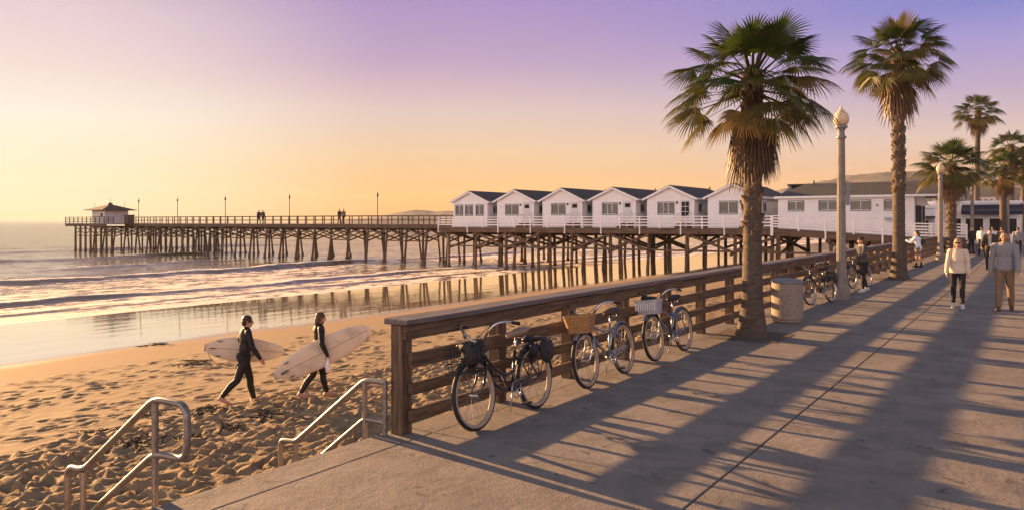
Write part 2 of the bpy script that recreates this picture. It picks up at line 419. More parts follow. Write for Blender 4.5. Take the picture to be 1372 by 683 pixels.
def sand_mat():
    mt, b = newmat('sand')
    g = nd('ShaderNodeNewGeometry'); s_ = nd('ShaderNodeSeparateXYZ'); Lk.new(g.outputs['Position'], s_.inputs[0])
    wob = noise(.22, 4, .5, (1, .6, 1), 'Position')
    xx = mth('ADD', s_.outputs[0], mth('MULTIPLY', mth('SUBTRACT', wob, .5), 2.6))
    wet = mrange(xx, -22.6, -24.3, smooth=True); damp = mrange(xx, -19.5, -23.4, smooth=True)
    f1 = noise(5, 6, .6, None, 'Position'); f2 = noise(160, 3, .6, None, 'Position')
    dry = mixc(mrange(f1, .35, .65), c4((.315, .22, .125)), c4((.25, .175, .10)))
    dry = mixc(mth('MULTIPLY', mrange(f2, .5, .7), .45), dry, c4((.17, .11, .063)))
    dry = mixc(mth('MULTIPLY', mrange(noise(.7, 5, .65, (1, .5, 1), 'Position'), .55, .75), .35), dry, c4((.21, .135, .075)))
    dmp = mixc(damp, dry, c4((.29, .185, .10)))
    setin(b, 'Base Color', mixc(wet, dmp, c4((.29, .175, .08))))
    pud = noise(.35, 4, .55, (1, .35, 1), 'Position')
    rw = mrange(pud, .35, .65, .05, .13)
    rr = nd('ShaderNodeMix'); Lk.new(wet, rr.inputs[0]); rr.inputs[2].default_value = .92; Lk.new(rw, rr.inputs[3])
    setin(b, 'Roughness', rr.outputs[0])
    ss = nd('ShaderNodeMix'); Lk.new(wet, ss.inputs[0]); ss.inputs[2].default_value = .2; ss.inputs[3].default_value = 1.0
    setin(b, 'Specular IOR Level', ss.outputs[0])
    setin(b, 'Coat Weight', wet); setin(b, 'Coat Roughness', .05); setin(b, 'Coat IOR', 1.45)
    dst = nd('ShaderNodeMix'); Lk.new(wet, dst.inputs[0]); dst.inputs[2].default_value = .012; dst.inputs[3].default_value = .0
    Lk.new(mrange(xx, -13.5, -9.5, .010, .032, True), dst.inputs[2])
    hgt = mth('ADD', mth('MULTIPLY', noise(16, 5, .6, None, 'Position'), 1.0), mth('MULTIPLY', f2, .25))
    nb = nd('ShaderNodeBump'); Lk.new(hgt, nb.inputs['Height']); nb.inputs['Strength'].default_value = .7
    Lk.new(dst.outputs[0], nb.inputs['Distance'])
    nw = nd('ShaderNodeBump'); Lk.new(noise(1.1, 3, .5, (1, .25, 1), 'Position'), nw.inputs['Height'])
    nw.inputs['Strength'].default_value = 1.0
    Lk.new(mth('MULTIPLY', wet, .012), nw.inputs['Distance']); Lk.new(nb.outputs[0], nw.inputs['Normal'])
    setin(b, 'Normal', nw.outputs[0]); setin(b, 'Coat Normal', nw.outputs[0])
    MATS['sand'] = mt
sand_mat()

def sea_mat():
    mt, b = newmat('sea_water')
    at = nd('ShaderNodeAttribute'); at.attribute_name = 'foam'
    n1 = noise(1.5, 6, .68, (1, .55, 1), 'Position'); n2 = noise(.16, 3, .5, (1, .5, 1), 'Position')
    lace = noise(.9, 5, .7, (1.4, .5, 1), 'Position', .8)
    fo = mth('ADD', mth('MULTIPLY', n1, .6), mth('MULTIPLY', lace, .4))
    mask = mrange(mth('SUBTRACT', mth('ADD', at.outputs['Fac'], fo), 1.0), -.03, .07, smooth=True)
    setin(b, 'Base Color', mixc(mask, c4((.17, .105, .055)), c4((.84, .72, .58))))
    setin(b, 'Roughness', mrange(mask, 0, 1, .07, .8)); setin(b, 'IOR', 1.33); setin(b, 'Specular IOR Level', .5)
    w1 = noise(.8, 6, .65, (1.0, .36, 1), 'Position'); w2 = noise(2.6, 4, .6, (1.0, .40, 1), 'Position'); w3 = noise(.09, 3, .5, (1.0, .35, 1), 'Position')
    g_ = nd('ShaderNodeNewGeometry'); sx_ = nd('ShaderNodeSeparateXYZ'); Lk.new(g_.outputs['Position'], sx_.inputs[0])
    a = bump(w3, 1.0, .5); b1 = nd('ShaderNodeBump'); Lk.new(w1, b1.inputs['Height']); b1.inputs['Strength'].default_value = 1.0
    Lk.new(mrange(sx_.outputs[0], -75, -190, .10, .62), b1.inputs['Distance']); Lk.new(a, b1.inputs['Normal']); a = b1.outputs[0]; a = bump(w2, .9, .02, a); a = bump(mth('MULTIPLY', mask, n1), .6, .12, a)
    setin(b, 'Normal', a); MATS['sea_water'] = mt
sea_mat()

def leaf_mat(name, c1, c2, tr=.35):
    mt, b = newmat(name)
    at = nd('ShaderNodeAttribute'); at.attribute_name = 'tint'
    f = mth('ADD', at.outputs['Fac'], mth('MULTIPLY', mth('SUBTRACT', noise(3, 4), .5), .5), clamp=True)
    cc = mixc(f, c4(c1), c4(c2))
    setin(b, 'Base Color', cc); setin(b, 'Roughness', .48); setin(b, 'Specular IOR Level', .35)
    t = nd('ShaderNodeBsdfTranslucent'); Lk.new(cc, t.inputs[0])
    mx = nd('ShaderNodeMixShader'); mx.inputs[0].default_value = tr
    Lk.new(b.outputs[0], mx.inputs[1]); Lk.new(t.outputs[0], mx.inputs[2])
    Lk.new(mx.outputs[0], N['Material Output'].inputs[0]); MATS[name] = mt
leaf_mat('frond', (.033, .062, .010), (.19, .115, .036), .32)
leaf_mat('deadfrond', (.20, .11, .045), (.085, .05, .025), .25)

def hill_mat():
    mt, b = newmat('hill')
    f = noise(.02, 7, .65, None, 'Position'); f2 = noise(.12, 4, .6, None, 'Position')
    c = mixc(mrange(f, .4, .6), c4((.10, .088, .08)), c4((.05, .047, .042)))
    setin(b, 'Base Color', mixc(mth('MULTIPLY', mrange(f2, .55, .7), .7), c, c4((.035, .035, .026))))
    setin(b, 'Roughness', .95); setin(b, 'Normal', bump(f, .6, 6.0)); MATS['hill'] = mt
hill_mat()
pm('land', (.22, .18, .14), (.16, .13, .1), .3, .95, .2)

def struct(o): o['kind'] = 'structure'; return o

# ------------------------------------------------------------------ the setting: beach, sea, promenade, hills
rng = np.random.default_rng(7)
xs = np.array(sorted(set(np.round(np.concatenate([
    np.arange(-19.0, -5.25, .055), grow(-19.0, -42, .06, 1.02, .5), grow(-42, -90, .6, 1.2, 6), [-5.27, -5.255]]), 4))))
ys = np.array(sorted(set(np.round(np.concatenate([
    np.arange(2.0, 19.0, .065), grow(19.0, 120, .07, 1.012, 1.2), grow(120, 3000, 1.5, 1.3, 300), grow(2.0, -60, .2, 1.25, 6)]), 4))))
XX, YY = np.meshgrid(xs, ys, indexing='ij')
zz = np.interp(XX, [-90, -60, -36, -23.5, -13, -8.5, -5.2], [-4.4, -3.3, -2.29, -1.93, -1.63, -1.42, -1.28])
trod = np.clip((XX + 20.5) / 9.0, 0, 1) ** 1.2                      # the upper beach is more trodden
soft = np.clip((XX + 13.2 + 3 * fbm(XX * .3, YY * .3, 71, 2)) / 3.6, 0, 1)
zz += fbm(XX * .25, YY * .25, 3, 3) * .05 * np.clip((XX + 23) / 6, 0, 1)
zz += trod * (fbm(XX * 2.2, YY * 2.2, 11, 4) * .022)
zz += soft * (.085 * (.25 - np.abs(fbm(XX * 4.0 + 1.5 * fbm(XX, YY, 5, 2), YY * 4.8, 31, 4))) * 1.25 + .05 * fbm(XX * 8, YY * 9, 37, 3))
zz += trod * (1 - soft) * np.clip(fbm(XX * .5, YY * .35, 55, 3) * 5, 0, 1) * fbm(XX * 5, YY * 6, 39, 3) * .045
def dents(n, x0, x1, y0, y1, amp):
    for i in range(n):
        px = rng.uniform(x0, x1); py = y0 + (y1 - y0) * rng.random() ** 1.3
        a = rng.normal(math.pi / 2, .5); la = rng.uniform(.10, .19); lb = rng.uniform(.05, .10); d = amp * rng.uniform(.5, 1.3)
        i0, i1 = np.searchsorted(xs, (px - .6, px + .6)); j0, j1 = np.searchsorted(ys, (py - .6, py + .6))
        if i1 - i0 < 2 or j1 - j0 < 2: continue
        dx = XX[i0:i1, j0:j1] - px; dy = YY[i0:i1, j0:j1] - py
        u = (dx * math.cos(a) + dy * math.sin(a)) / la; v = (-dx * math.sin(a) + dy * math.cos(a)) / lb
        r2 = u * u + v * v
        zz[i0:i1, j0:j1] += -d * np.exp(-r2 * 1.2) + d * .55 * np.exp(-(np.sqrt(r2) - 1.45) ** 2 * 4.5)
dents(6000, -13.5, -5.6, 0, 24, .045)
dents(1500, -20.5, -12, 4, 36, .024)
dents(900, -14, -5.6, 22, 60, .05)
for tr in range(5):                                                  # tracks of people walking along the shore
    x_ = rng.uniform(-20.5, -12); y_ = 5.0; a_ = rng.normal(math.pi / 2, .10)
    for k in range(60):
        y_ += .62 * math.sin(a_); x_ += .62 * math.cos(a_); a_ += rng.normal(0, .03)
        dents(1, x_ + (.1 if k % 2 else -.1), x_ + (.1 if k % 2 else -.1) + 1e-4, y_, y_ + 1e-4, .045)
struct(grid_object('beach_sand', xs, ys, zz, M['sand']))

SEA = -2.30
xs = np.array(sorted(set(np.round(np.concatenate([np.arange(-64, -33.5, .2), grow(-64, -135, .22, 1.015, .8), grow(-135, -40000, 1.2, 1.35)]), 3))))
ys = np.array(sorted(set(np.round(np.concatenate([np.arange(14, 95, .3), grow(95, 160, .35, 1.04, 2), grow(160, 40000, 3, 1.4), grow(14, -40000, .6, 1.4)]), 3))))
XX, YY = np.meshgrid(xs, ys, indexing='ij')
near = np.clip((XX + 200) / 60, 0, 1) * np.clip((200 - YY) / 60, 0, 1) * np.clip((YY + 60) / 40, 0, 1)
zz = np.full(XX.shape, SEA)
zz += near * np.clip((-36 - XX) / 20, 0, 1) * (fbm(XX * .14, YY * .05, 5, 4) * .16 + fbm(XX * .9, YY * .34, 9, 3) * .17 + np.clip((XX + 100) / 20, 0, 1) * fbm(XX * 2.1, YY * .9, 19, 3) * .07)
foam = np.zeros(XX.shape)
def wave(x0, amp, wf, wb, seed, ylo, yhi, fo, front, wob=1.6, back=1.2):
    global zz, foam
    xc = x0 + wob * 2.4 * fbm(YY * .05, YY * 0 + seed, seed, 3) + 1.1 * fbm(YY * .45, YY * 0 + seed, seed + 3, 3) + .5 * fbm(YY * 1.2, XX * .8, seed + 4, 2)
    A = amp * np.clip((YY - ylo) / 12, 0, 1) * np.clip((yhi - YY) / 14, 0, 1) * np.clip(.88 + 1.7 * fbm(YY * .09, YY * 0 + 2, seed + 5, 3), .3, 1.5)
    d = XX - xc
    zz += A * np.where(d > 0, np.exp(-(d / wf) ** 2), np.exp(-(d / wb) ** 2))
    k = np.clip(A / amp, 0, 1) ** .6
    foam = np.maximum(foam, k * fo * np.exp(-(np.where(d > -.05, d / (wf * .35), d / back)) ** 2))
    foam = np.maximum(foam, k * front * np.where(d > 0, np.exp(-((d - 3.2) / 1.8) ** 2), 0))
    foam = np.maximum(foam, k * .60 * np.where(d < 0, np.exp(-(d / 4.0) ** 2), 0))
    foam = np.where((d > wf * .45) & (d < wf * 1.9), foam * (1 - k), foam)
foam = np.interp(XX, [-140, -90, -66, -58, -38], [.20, .28, .38, .50, .54]) + .30 * fbm(XX * .12, YY * .05, 88, 3)
wave(-60, .30, .7, 1.8, 41, -20, 96, .80, .56)
wave(-43.8, .19, .5, 1.4, 77, -20, 110, .80, .62, 1.2)
wave(-39.6, .10, .35, 1.0, 91, -20, 120, .80, .58, 1.0, .9)
wave(-74, .30, .9, 2, 23, 26, 60, .5, .35, 2.4)
wave(-92, .30, 1.0, 2.4, 57, 20, 74, .45, .3, 3)
wave(-118, .32, 1.2, 3, 12, 10, 110, .35, .2, 4)
edge = -36.2 + 1.5 * 2 * fbm(YY * .07, YY * 0 + 1, 66, 3)           # the last thin sheet of water on the sand
zz = np.where(XX > edge - 1.5, np.minimum(zz, SEA + .02), zz)
foam = np.maximum(foam, .62 * np.exp(-((XX - edge + .5) / .5) ** 2)); foam = np.maximum(foam, .38 * np.exp(-((XX - edge + 3) / 2.2) ** 2))
struct(grid_object('sea', xs, ys, zz, M['sea_water'], True, {'foam': foam}))

# promenade: slabs with open joints over a dark bed
b = MB()
gx = [-5.25, -4.86, -2.08, .8, 3.7, 6.6, 9.5, 14.0]
gy = [-3.0, 1.3, 5.85, 10.4] + [10.4 + 4.6 * i for i in range(1, 24)]
J = .007
for i in range(len(gx) - 1):
    for j in range(len(gy) - 1):
        x0, x1, y0, y1 = gx[i] + (J if i else 0), gx[i + 1] - J, gy[j] + J, gy[j + 1] - J
        if i == 0 and gy[j] > 5.0: x1 = gx[1] + J          # one wide slab along the railing
        if i == 1 and gy[j] > 5.0: x0 = gx[1] + J
        e = .006
        P = [(x0, y0, -.05), (x1, y0, -.05), (x1, y1, -.05), (x0, y1, -.05), (x0, y0, -e), (x1, y0, -e), (x1, y1, -e), (x0, y1, -e),
             (x0 + e, y0 + e, 0), (x1 - e, y0 + e, 0), (x1 - e, y1 - e, 0), (x0 + e, y1 - e, 0)]
        b.add(P, [(0, 1, 5, 4), (1, 2, 6, 5), (2, 3, 7, 6), (3, 0, 4, 7), (4, 5, 9, 8), (5, 6, 10, 9), (6, 7, 11, 10), (7, 4, 8, 11), (8, 9, 10, 11)])
struct(b.build('promenade', M['concrete']))
b = MB(); b.add([(-5.2, -3, -.03), (14, -3, -.03), (14, 118, -.03), (-5.2, 118, -.03)], [(0, 1, 2, 3)])
struct(b.build('ground_bed', M['dark_inside']))
b = MB(); b.add([(-5.2, -400, -.06), (6000, -400, -.06), (6000, 6000, -.06), (-5.2, 6000, -.06)], [(0, 1, 2, 3)])
struct(b.build('ground', M['land']))
b = MB(); b.span((-5.245, -60, -3.2), (-5.21, 3.15, -.055)); b.span((-5.245, 5.55, -3.2), (-5.21, 400, -.055)); b.span((-5.245, 3.15, -3.2), (-5.212, 5.55, -.055))
tag(b.build('seawall', M['seawall']), 'plain concrete sea wall holding up the promenade above the sand', 'wall')
b = MB()
for k in range(8):
    x1 = -5.25 - .29 * k
    b.span((x1 - .29, 3.2, -2.2), (x1 - .002, 5.6, -.165 * (k + 1)), .01)
struct(b.build('steps', M['concrete']))

def ridge(name, cx, cy, along, length, width, prof, seed, kx=170, ky=36):
    al = Vector(along).normalized(); ac = Vector((-al.y, al.x))
    vs = []; fs = []
    for i in range(kx):
        t = i / (kx - 1)
        hh = np.interp(t, [p[0] for p in prof], [p[1] for p in prof])
        for j in range(ky):
            s_ = j / (ky - 1) * 2 - 1
            z = hh * max(0, 1 - abs(s_) ** 1.7)
            px = cx + al.x * (t - .5) * length + ac.x * s_ * width; py = cy + al.y * (t - .5) * length + ac.y * s_ * width
            z *= 1 + .30 * float(fbm(np.array(px * 6 / length), np.array(py * 6 / length), seed, 5)) + .22 * float(fbm(np.array(px * 22 / length), np.array(py * 22 / length), seed + 2, 4))
            vs.append((px, py, z - 2.4))
    for i in range(kx - 1):
        for j in range(ky - 1): fs.append((i * ky + j, (i + 1) * ky + j, (i + 1) * ky + j + 1, i * ky + j + 1))
    me = bpy.data.meshes.new(name); me.from_pydata(vs, [], fs); me.update()
    return struct(link_mesh(name, me, M['hill'], None, True))
def world(px, Zd):                       # world point on the horizon plane for a bearing and a distance
    u = (px - 686) / 1041; return Vector((-.558 * Zd + .83 * u * Zd, .83 * Zd + .558 * u * Zd))
pA = world(930, 900); pB = world(1560, 900); mid = (pA + pB) / 2
ridge('hills', mid.x, mid.y, pB - pA, (pB - pA).length, 260,
      [(0, 6), (.12, 28), (.2, 42), (.27, 50), (.36, 60), (.42, 58), (.49, 64), (.6, 62), (.75, 66), (1, 60)], 4)
pA = world(440, 1650); pB = world(760, 1650); mid = (pA + pB) / 2
ridge('headland', mid.x, mid.y, pB - pA, (pB - pA).length, 220, [(0, 0), (.12, 8), (.25, 17), (.37, 28), (.45, 26), (.6, 27), (1, 20)], 8)

# ------------------------------------------------------------------ thin evening haze over the bay
b = MB(); b.span((-1950, -1950, -6), (1950, 1950, 95)); hz = b.build('haze', None); tag(hz, kind='stuff')
mt = bpy.data.materials.new('haze'); mt.use_nodes = True; N = mt.node_tree.nodes; Lk = mt.node_tree.links
N.remove(N['Principled BSDF']); v = N.new('ShaderNodeVolumePrincipled'); v.inputs['Density'].default_value = .00011; v.inputs['Anisotropy'].default_value = .0
v.inputs['Color'].default_value = (.95, .90, .86, 1); Lk.new(v.outputs[0], N['Material Output'].inputs['Volume']); hz.data.materials.append(mt)
# ------------------------------------------------------------------ the timber railing along the promenade
FX = -5.105
fence = thing('timber_railing', 'long brown timber railing with a wide grey cap along the promenade edge', 'railing', (FX, 5.67, 0))
def wobbly_board(b, x0, x1, y0, y1, z0, z1, seg=5, amp=.004, seed=0):
    r_ = random.Random(seed)
    rings = []
    for i in range(seg + 1):
        t = i / seg; y = y0 + (y1 - y0) * t; o = [r_.uniform(-amp, amp) for _ in range(4)]
        rings.append([(x0 + o[0], y, z0 + o[1]), (x1 + o[0], y, z0 + o[2]), (x1 + o[3], y, z1 + o[1]), (x0 + o[3], y, z1 + o[2])])
    P = [p for q in rings for p in q]; F = [(0, 1, 2, 3), tuple(len(P) - 4 + k for k in (3, 2, 1, 0))]
    for i in range(seg):
        for k in range(4):
            a = i * 4 + k; c = i * 4 + (k + 1) % 4; F.append((a, a + 4, c + 4, c))
    b.add(P, F)
NP = 32; SP = 1.632
for i in range(NP):
    b = MB(); b.box((0, 0, .53), (.15, .15, 1.06), None, .008)
    o = b.build('post', M['wood_z'], fence); o.location = (0, i * SP, 0); o.rotation_euler = (0, 0, random.Random(i).uniform(-.02, .02))
def run(nm, x0, x1, z0, z1, mat, y_start=-.045, bays=3, gap=.006, amp=.004, sd=0):
    b = MB(); i = 0; end = (NP - 1) * SP + .08
    y = y_start; k = 0
    while y < end - .1:
        y2 = min(end, (k + 1) * bays * SP)
        wobbly_board(b, x0, x1, y, y2 - gap, z0, z1, 6, amp, sd + k); y = y2; k += 1
    o = b.build(nm, mat, fence)
    bv = o.modifiers.new('edge', 'BEVEL'); bv.width = .008; bv.segments = 1; bv.limit_method = 'ANGLE'
    return o
run('rail', .078, .128, .110, .236, M['wood_y'], .0, 2, sd=10)
run('rail', .078, .128, .378, .492, M['wood_y'], .0, 2, sd=40)
run('rail', .078, .128, .637, .786, M['wood_y'], .0, 2, sd=70)
run('fascia_board', .078, .125, .915, 1.052, M['wood_y'], -.07, 2, sd=100)
run('cap', -.135, .17, 1.062, 1.118, M['wood_cap'], -.11, 3, .012, .005, 130)

# ------------------------------------------------------------------ the two stair handrails
def fillet(pts, r, n=5):
    pts = [Vector(p) for p in pts]; out = [pts[0]]
    for i in range(1, len(pts) - 1):
        a, p, c = pts[i - 1], pts[i], pts[i + 1]
        d1 = (a - p); d2 = (c - p); k = min(r, d1.length * .45, d2.length * .45)
        s1 = p + d1.normalized() * k; s2 = p + d2.normalized() * k
        for j in range(n + 1):
            t = j / n; out.append(s1 * (1 - t) ** 2 + p * 2 * t * (1 - t) + s2 * t * t)
    out.append(pts[-1]); return out
RR = .027
def handrail(y, label, looped):
    t = thing('stair_handrail', label, 'handrail', (-5.45, y, 0))
    b = MB()
    if looped:
        b.tube(fillet([(-1.28, 0, -1.2), (-1.28, 0, 0.0), (-1.03, 0, .01), (0, 0, .73), (.40, 0, .73), (.40, 0, .34), (0, 0, .32), (-1.2, 0, -.52)], .10), RR, 12)
    else:
        b.tube(fillet([(-1.24, 0, -1.2), (-1.24, 0, -.28), (-1.0, 0, -.26), (0, 0, .50), (.28, .0, .505)], .06), RR, 12)
        b.tube(fillet([(-1.15, 0, -.755), (0, 0, .12), (.28, 0, .12)], .06), RR * .9, 12)
        b.tube([(.27, .0, .53), (.27, .0, -.02)], RR * .9, 12)
    b.build('rail_tube', M['galv'], t, 'auto')
    for x, zt in ((0, .73 if looped else .50), (-1.03 if looped else -1.0, .0 if looped else -.27)):
        b = MB(); b.tube([(x, 0, -1.3), (x, 0, zt)], RR * .95, 12)
        b.build('post', M['galv'], t, 'auto')
    return t
handrail(3.33, 'steel tube stair handrail with a rounded loop at its head, standing free', True)
handrail(5.52, 'steel tube stair handrail that ends against the first post of the timber railing', False)

# ------------------------------------------------------------------ soil round the near palms, concrete street furniture
def soil_patch(x, y, sx, sy):
    b = MB(); n = 18; r_ = random.Random(int(x * 100 + y))
    P = [(0, 0, .010)]
    for i in range(n):
        a = 2 * math.pi * i / n; k = 1 / max(abs(math.cos(a)), abs(math.sin(a)))
        P.append((sx * math.cos(a) * k * r_.uniform(.93, 1.0), sy * math.sin(a) * k * r_.uniform(.93, 1.0), .005))
    b.add(P, [(0, 1 + i, 1 + (i + 1) % n) for i in range(n)])
    o = b.build('soil_ground', M['soil']); o.location = (x, y, 0); struct(o)
soil_patch(-4.22, 14.0, .62, .75); soil_patch(-4.1, 30.7, .6, .7)

def bin_():
    t = thing('litter_bin', 'round exposed-aggregate concrete litter bin standing by the base of the nearest palm', 'bin', (-4.22, 16.45, 0))
    b = MB(); b.lathe([(.27, .0), (.29, .015), (.29, .05), (.31, .07), (.315, .40), (.31, .78), (.29, .80), (.24, .80), (.24, .62)], 36)
    b.build('body', M['bin_concrete'], t, 'auto')
    b = MB(); b.lathe([(.315, .80), (.32, .815), (.315, .845), (.25, .875), (.16, .885), (.15, .83)], 36, caps=True)
    b.build('lid', M['bin_lid'], t, 'auto')
bin_()

def lamp(x, y, label, hgt=5.05, box=False):
    t = thing('street_lamp', label, 'street lamp', (x, y, 0), 0, 'street lamps along the promenade')
    b = MB(); k = hgt / 5.05
    b.prism([(.23 * math.cos(math.pi / 4 * (i + .5)), .23 * math.sin(math.pi / 4 * (i + .5))) for i in range(8)], 0, .32)
    prof = [(.225, .322), (.20, .36), (.175, .44), (.155, .60), (.135, .75), (.125, 1.0)]
    b.lathe(prof, 8)
    b.build('base', M['post_concrete'], t)
    # fluted tapering shaft
    b = MB(); n = 32; k0 = 0; zs_ = [1.0 + (4.22 * k - 1.0) * i / 8 for i in range(9)]
    for i, z in enumerate(zs_):
        r_ = .122 - .028 * i / 8
        for j in range(n):
            a = 2 * math.pi * j / n; rr = r_ * (1 - (.07 if j % 2 else 0)); b.v.append((rr * math.cos(a), rr * math.sin(a), z))
    for i in range(8):
        for j in range(n): b.f.append((i * n + j, i * n + (j + 1) % n, (i + 1) * n + (j + 1) % n, (i + 1) * n + j))
    b.build('shaft', M['post_concrete'], t)
    z = 4.22 * k
    b = MB(); b.lathe([(.094, z), (.13, z + .02), (.13, z + .06), (.09, z + .10), (.085, z + .22), (.12, z + .27), (.165, z + .30), (.165, z + .34), (.12, z + .36)], 24)
    b.build('collar', M['sign_grey'], t, 'auto')
    g = MB(); g.lathe([(.12, z + .355), (.165, z + .40), (.195, z + .47), (.20, z + .54), (.185, z + .62), (.14, z + .69), (.09, z + .725), (.085, z + .73)], 28)
    g.build('globe', M['globe'], t, True)
    b = MB(); b.lathe([(.09, z + .728), (.095, z + .745), (.055, z + .775), (.03, z + .81), (.035, z + .835), (.01, z + .87)], 20)
    b.build('finial', M['globe'], t, True)
    if box:
        b = MB(); b.box((.17, -.02, 2.78), (.10, .03, .62), None, .006); b.box((.10, 0, 2.95), (.06, .02, .03)); b.box((.10, 0, 2.6), (.06, .02, .03))
        b.build('signboard', M['sign_grey'], t)
    return t
lamp(-4.25, 22.0, 'nearest tall concrete street lamp with fluted shaft and acorn globe, beside the parked black bicycle', 5.07, True)
lamp(-4.0, 45.5, 'concrete street lamp with pale globe between the person in white and the short bushy palm')
lamp(-3.5, 61.5, 'concrete street lamp with its globe hidden in the fronds of the short bushy palm')
lamp(-1.85, 79, 'distant concrete street lamp in front of the shop with the blue awning')

# ------------------------------------------------------------------ bicycles (forward is -Y, wheels on the ground at z = 0)
def bike(loc, label, frame='bike_black', swoop=True, tyre_inner='whitewall', saddle='saddle_tan', basket=None, pannier=False, fender='bike_black', rotz=0.0, lean=7.5, steer=0.0, small=False):
    t = thing('bicycle', label, 'bicycle', loc, 0, 'bicycles parked along the railing')
    t.rotation_euler = (0, -R(lean), rotz)
    fm = M[frame]; r = .345; yf = -.56; yr = .55
    bb = Vector((0, .10, .29)); st = Vector((0, .225, .67)); ht = Vector((0, -.39, .80)); hb = Vector((0, -.335, .62))
    ax_f = Vector((0, yf, r)); ax_r = Vector((0, yr, r))
    b = MB()
    b.tube([ht + (ht - hb) * .12, hb], .021, 10)
    if swoop:
        b.tube(fillet([hb + Vector((0, .0, .02)), (0, -.24, .42), (0, -.06, .30), bb], .14), .020, 10)
        b.tube(fillet([ht + Vector((0, .01, -.03)), (0, -.20, .56), (0, .02, .44), (0, .17, .48)], .16), .017, 10)
    else:
        b.tube([hb, (0, -.1, .44), bb], .020, 10)
        b.tube(fillet([ht + Vector((0, .01, -.02)), (0, -.08, .66), (0, .20, .60)], .2), .017, 10)
    b.tube([bb, st], .017, 10)
    for s in (-1, 1):
        b.tube([bb + Vector((s * .04, .03, 0)), ax_r + Vector((s * .06, 0, 0))], .011, 8)
        b.tube([st + Vector((s * .015, 0, -.06)), (s * .055, .40, .55), ax_r + Vector((s * .06, 0, 0))], .009, 8)
    b.tube([bb + Vector((-.045, 0, 0)), bb + Vector((.045, 0, 0))], .026, 10)
    b.build('frame', fm, t, True)
    b = MB()
    b.tube([hb, hb + Vector((0, -.03, -.03))], .020, 8)
    for s in (-1, 1):
        b.tube([hb + Vector((0, -.01, 0)), (s * .05, -.37, .60), (s * .055, -.44, .46), ax_f + Vector((s * .055, 0, 0))], [.014, .014, .012, .009], 8)
    b.build('fork', M['chrome'] if frame != 'bike_black' else fm, t, True)
    def wheel(y):
        W = MB(); n = 40
        pts = lambda rad_, x=0.0: [(x, rad_ * math.cos(2 * math.pi * i / n), rad_ * math.sin(2 * math.pi * i / n)) for i in range(n)]
        W.tube(pts(r - .024), .024, 10, closed=True)
        wo_ = W.build('wheel', M['rubber'], t, True); wo_.location = (0, y, r)
        W = MB(); W.tube(pts(r - .050, .008), .013, 6, closed=True); W.tube(pts(r - .050, -.008), .013, 6, closed=True)
        W.tube(pts(r - .038, .016), .010, 6, closed=True); W.tube(pts(r - .038, -.016), .010, 6, closed=True)
        W.build('rim', M[tyre_inner], wo_, True)
        W = MB()
        for i in range(28):
            a = 2 * math.pi * i / 28; sg = (.03 if i % 2 else -.03); off = .35 if (i // 2) % 2 else -.35
            W.tube([(sg, .02 * math.cos(a + off), .02 * math.sin(a + off)), (0, (r - .055) * math.cos(a), (r - .055) * math.sin(a))], .0014, 3, False)
        W.tube([(-.05, 0, 0), (.05, 0, 0)], .017, 10)
        W.build('spokes', M['alu'], wo_)
        return wo_
    wheel(yf); wheel(yr)
    for y, a0, a1 in ((yf, 60, 165), (yr, 5, 150)):             # fenders
        b = MB()
        prev = []; n = 14
        for i in range(n + 1):
            a = R(a0 + (a1 - a0) * i / n) if y == yr else R(20 + (130 - 20) * i / n)
            for x, rr in ((-.032, r + .006), (-.02, r + .020), (.02, r + .020), (.032, r + .006)):
                prev.append((x, y + rr * math.cos(a) * (1 if y == yr else 1), r + rr * math.sin(a)))
        b.add(prev, [(4 * i + k, 4 * i + 4 + k, 4 * i + 5 + k, 4 * i + 1 + k) for i in range(n) for k in range(3)])
        b.build('mudguard', M[fender], t, True)
    # chain set
    b = MB(); n = 24
    b.tube([(.055, bb.y + .085 * math.cos(2 * math.pi * i / n), bb.z + .085 * math.sin(2 * math.pi * i / n)) for i in range(n)], .007, 6, closed=True)
    for a in range(5): b.tube([(.055, bb.y, bb.z), (.055, bb.y + .085 * math.cos(a * 1.257), bb.z + .085 * math.sin(a * 1.257))], .006, 5)
    b.tube([(.062, bb.y, bb.z), (.075, bb.y + .07, bb.z - .155)], .009, 6); b.tube([(-.062, bb.y, bb.z), (-.075, bb.y - .07, bb.z + .155)], .009, 6)
    b.tube([(.055, bb.y, bb.z + .085), (.055, yr, r + .035)], .004, 5); b.tube([(.055, bb.y, bb.z - .085), (.055, yr, r - .035)], .004, 5)
    b.build('crank', M['alu'], t, True)
    for sx, dy, dz in ((.12, .07, -.155), (-.12, -.07, .155)):
        b = MB(); b.box((sx, bb.y + dy, bb.z + dz), (.085, .09, .024), None, .006); b.build('pedal', M['rubber'], t)
    b = MB(); b.prism([(bb.y - .05, .31), (bb.y - .03, .37), (bb.y + .1, .375), (yr - .05, .40), (yr - .03, .375), (bb.y + .1, .345)], .068, .074, Matrix(((0, 0, 1, 0), (1, 0, 0, 0), (0, 1, 0, 0), (0, 0, 0, 1))))
    b.build('chain_guard', fm, t)
    b = MB(); b.tube([(-.06, .2, .27), (-.16, .24, .02), (-.19, .25, .012)], .008, 6); b.build('kickstand', M['alu'], t, True)
    # seat post and saddle
    b = MB(); b.tube([st, st + Vector((0, .055, .16))], .013, 8)
    b.build('seat_post', M['chrome'], t, True)
    b = MB(); s0 = st + Vector((0, .06, .19))
    rows = [(-.17, .022, .0), (-.10, .035, .006), (-.02, .062, .004), (.05, .10, .012), (.10, .112, .022), (.135, .09, .028), (.15, .03, .03)]
    n = 12
    for dy, hw, dz in rows:
        for j in range(n):
            a = 2 * math.pi * j / n; b.v.append((s0.x + hw * math.cos(a), s0.y + dy, s0.z + dz + (.026 if math.sin(a) > 0 else .045) * math.sin(a)))
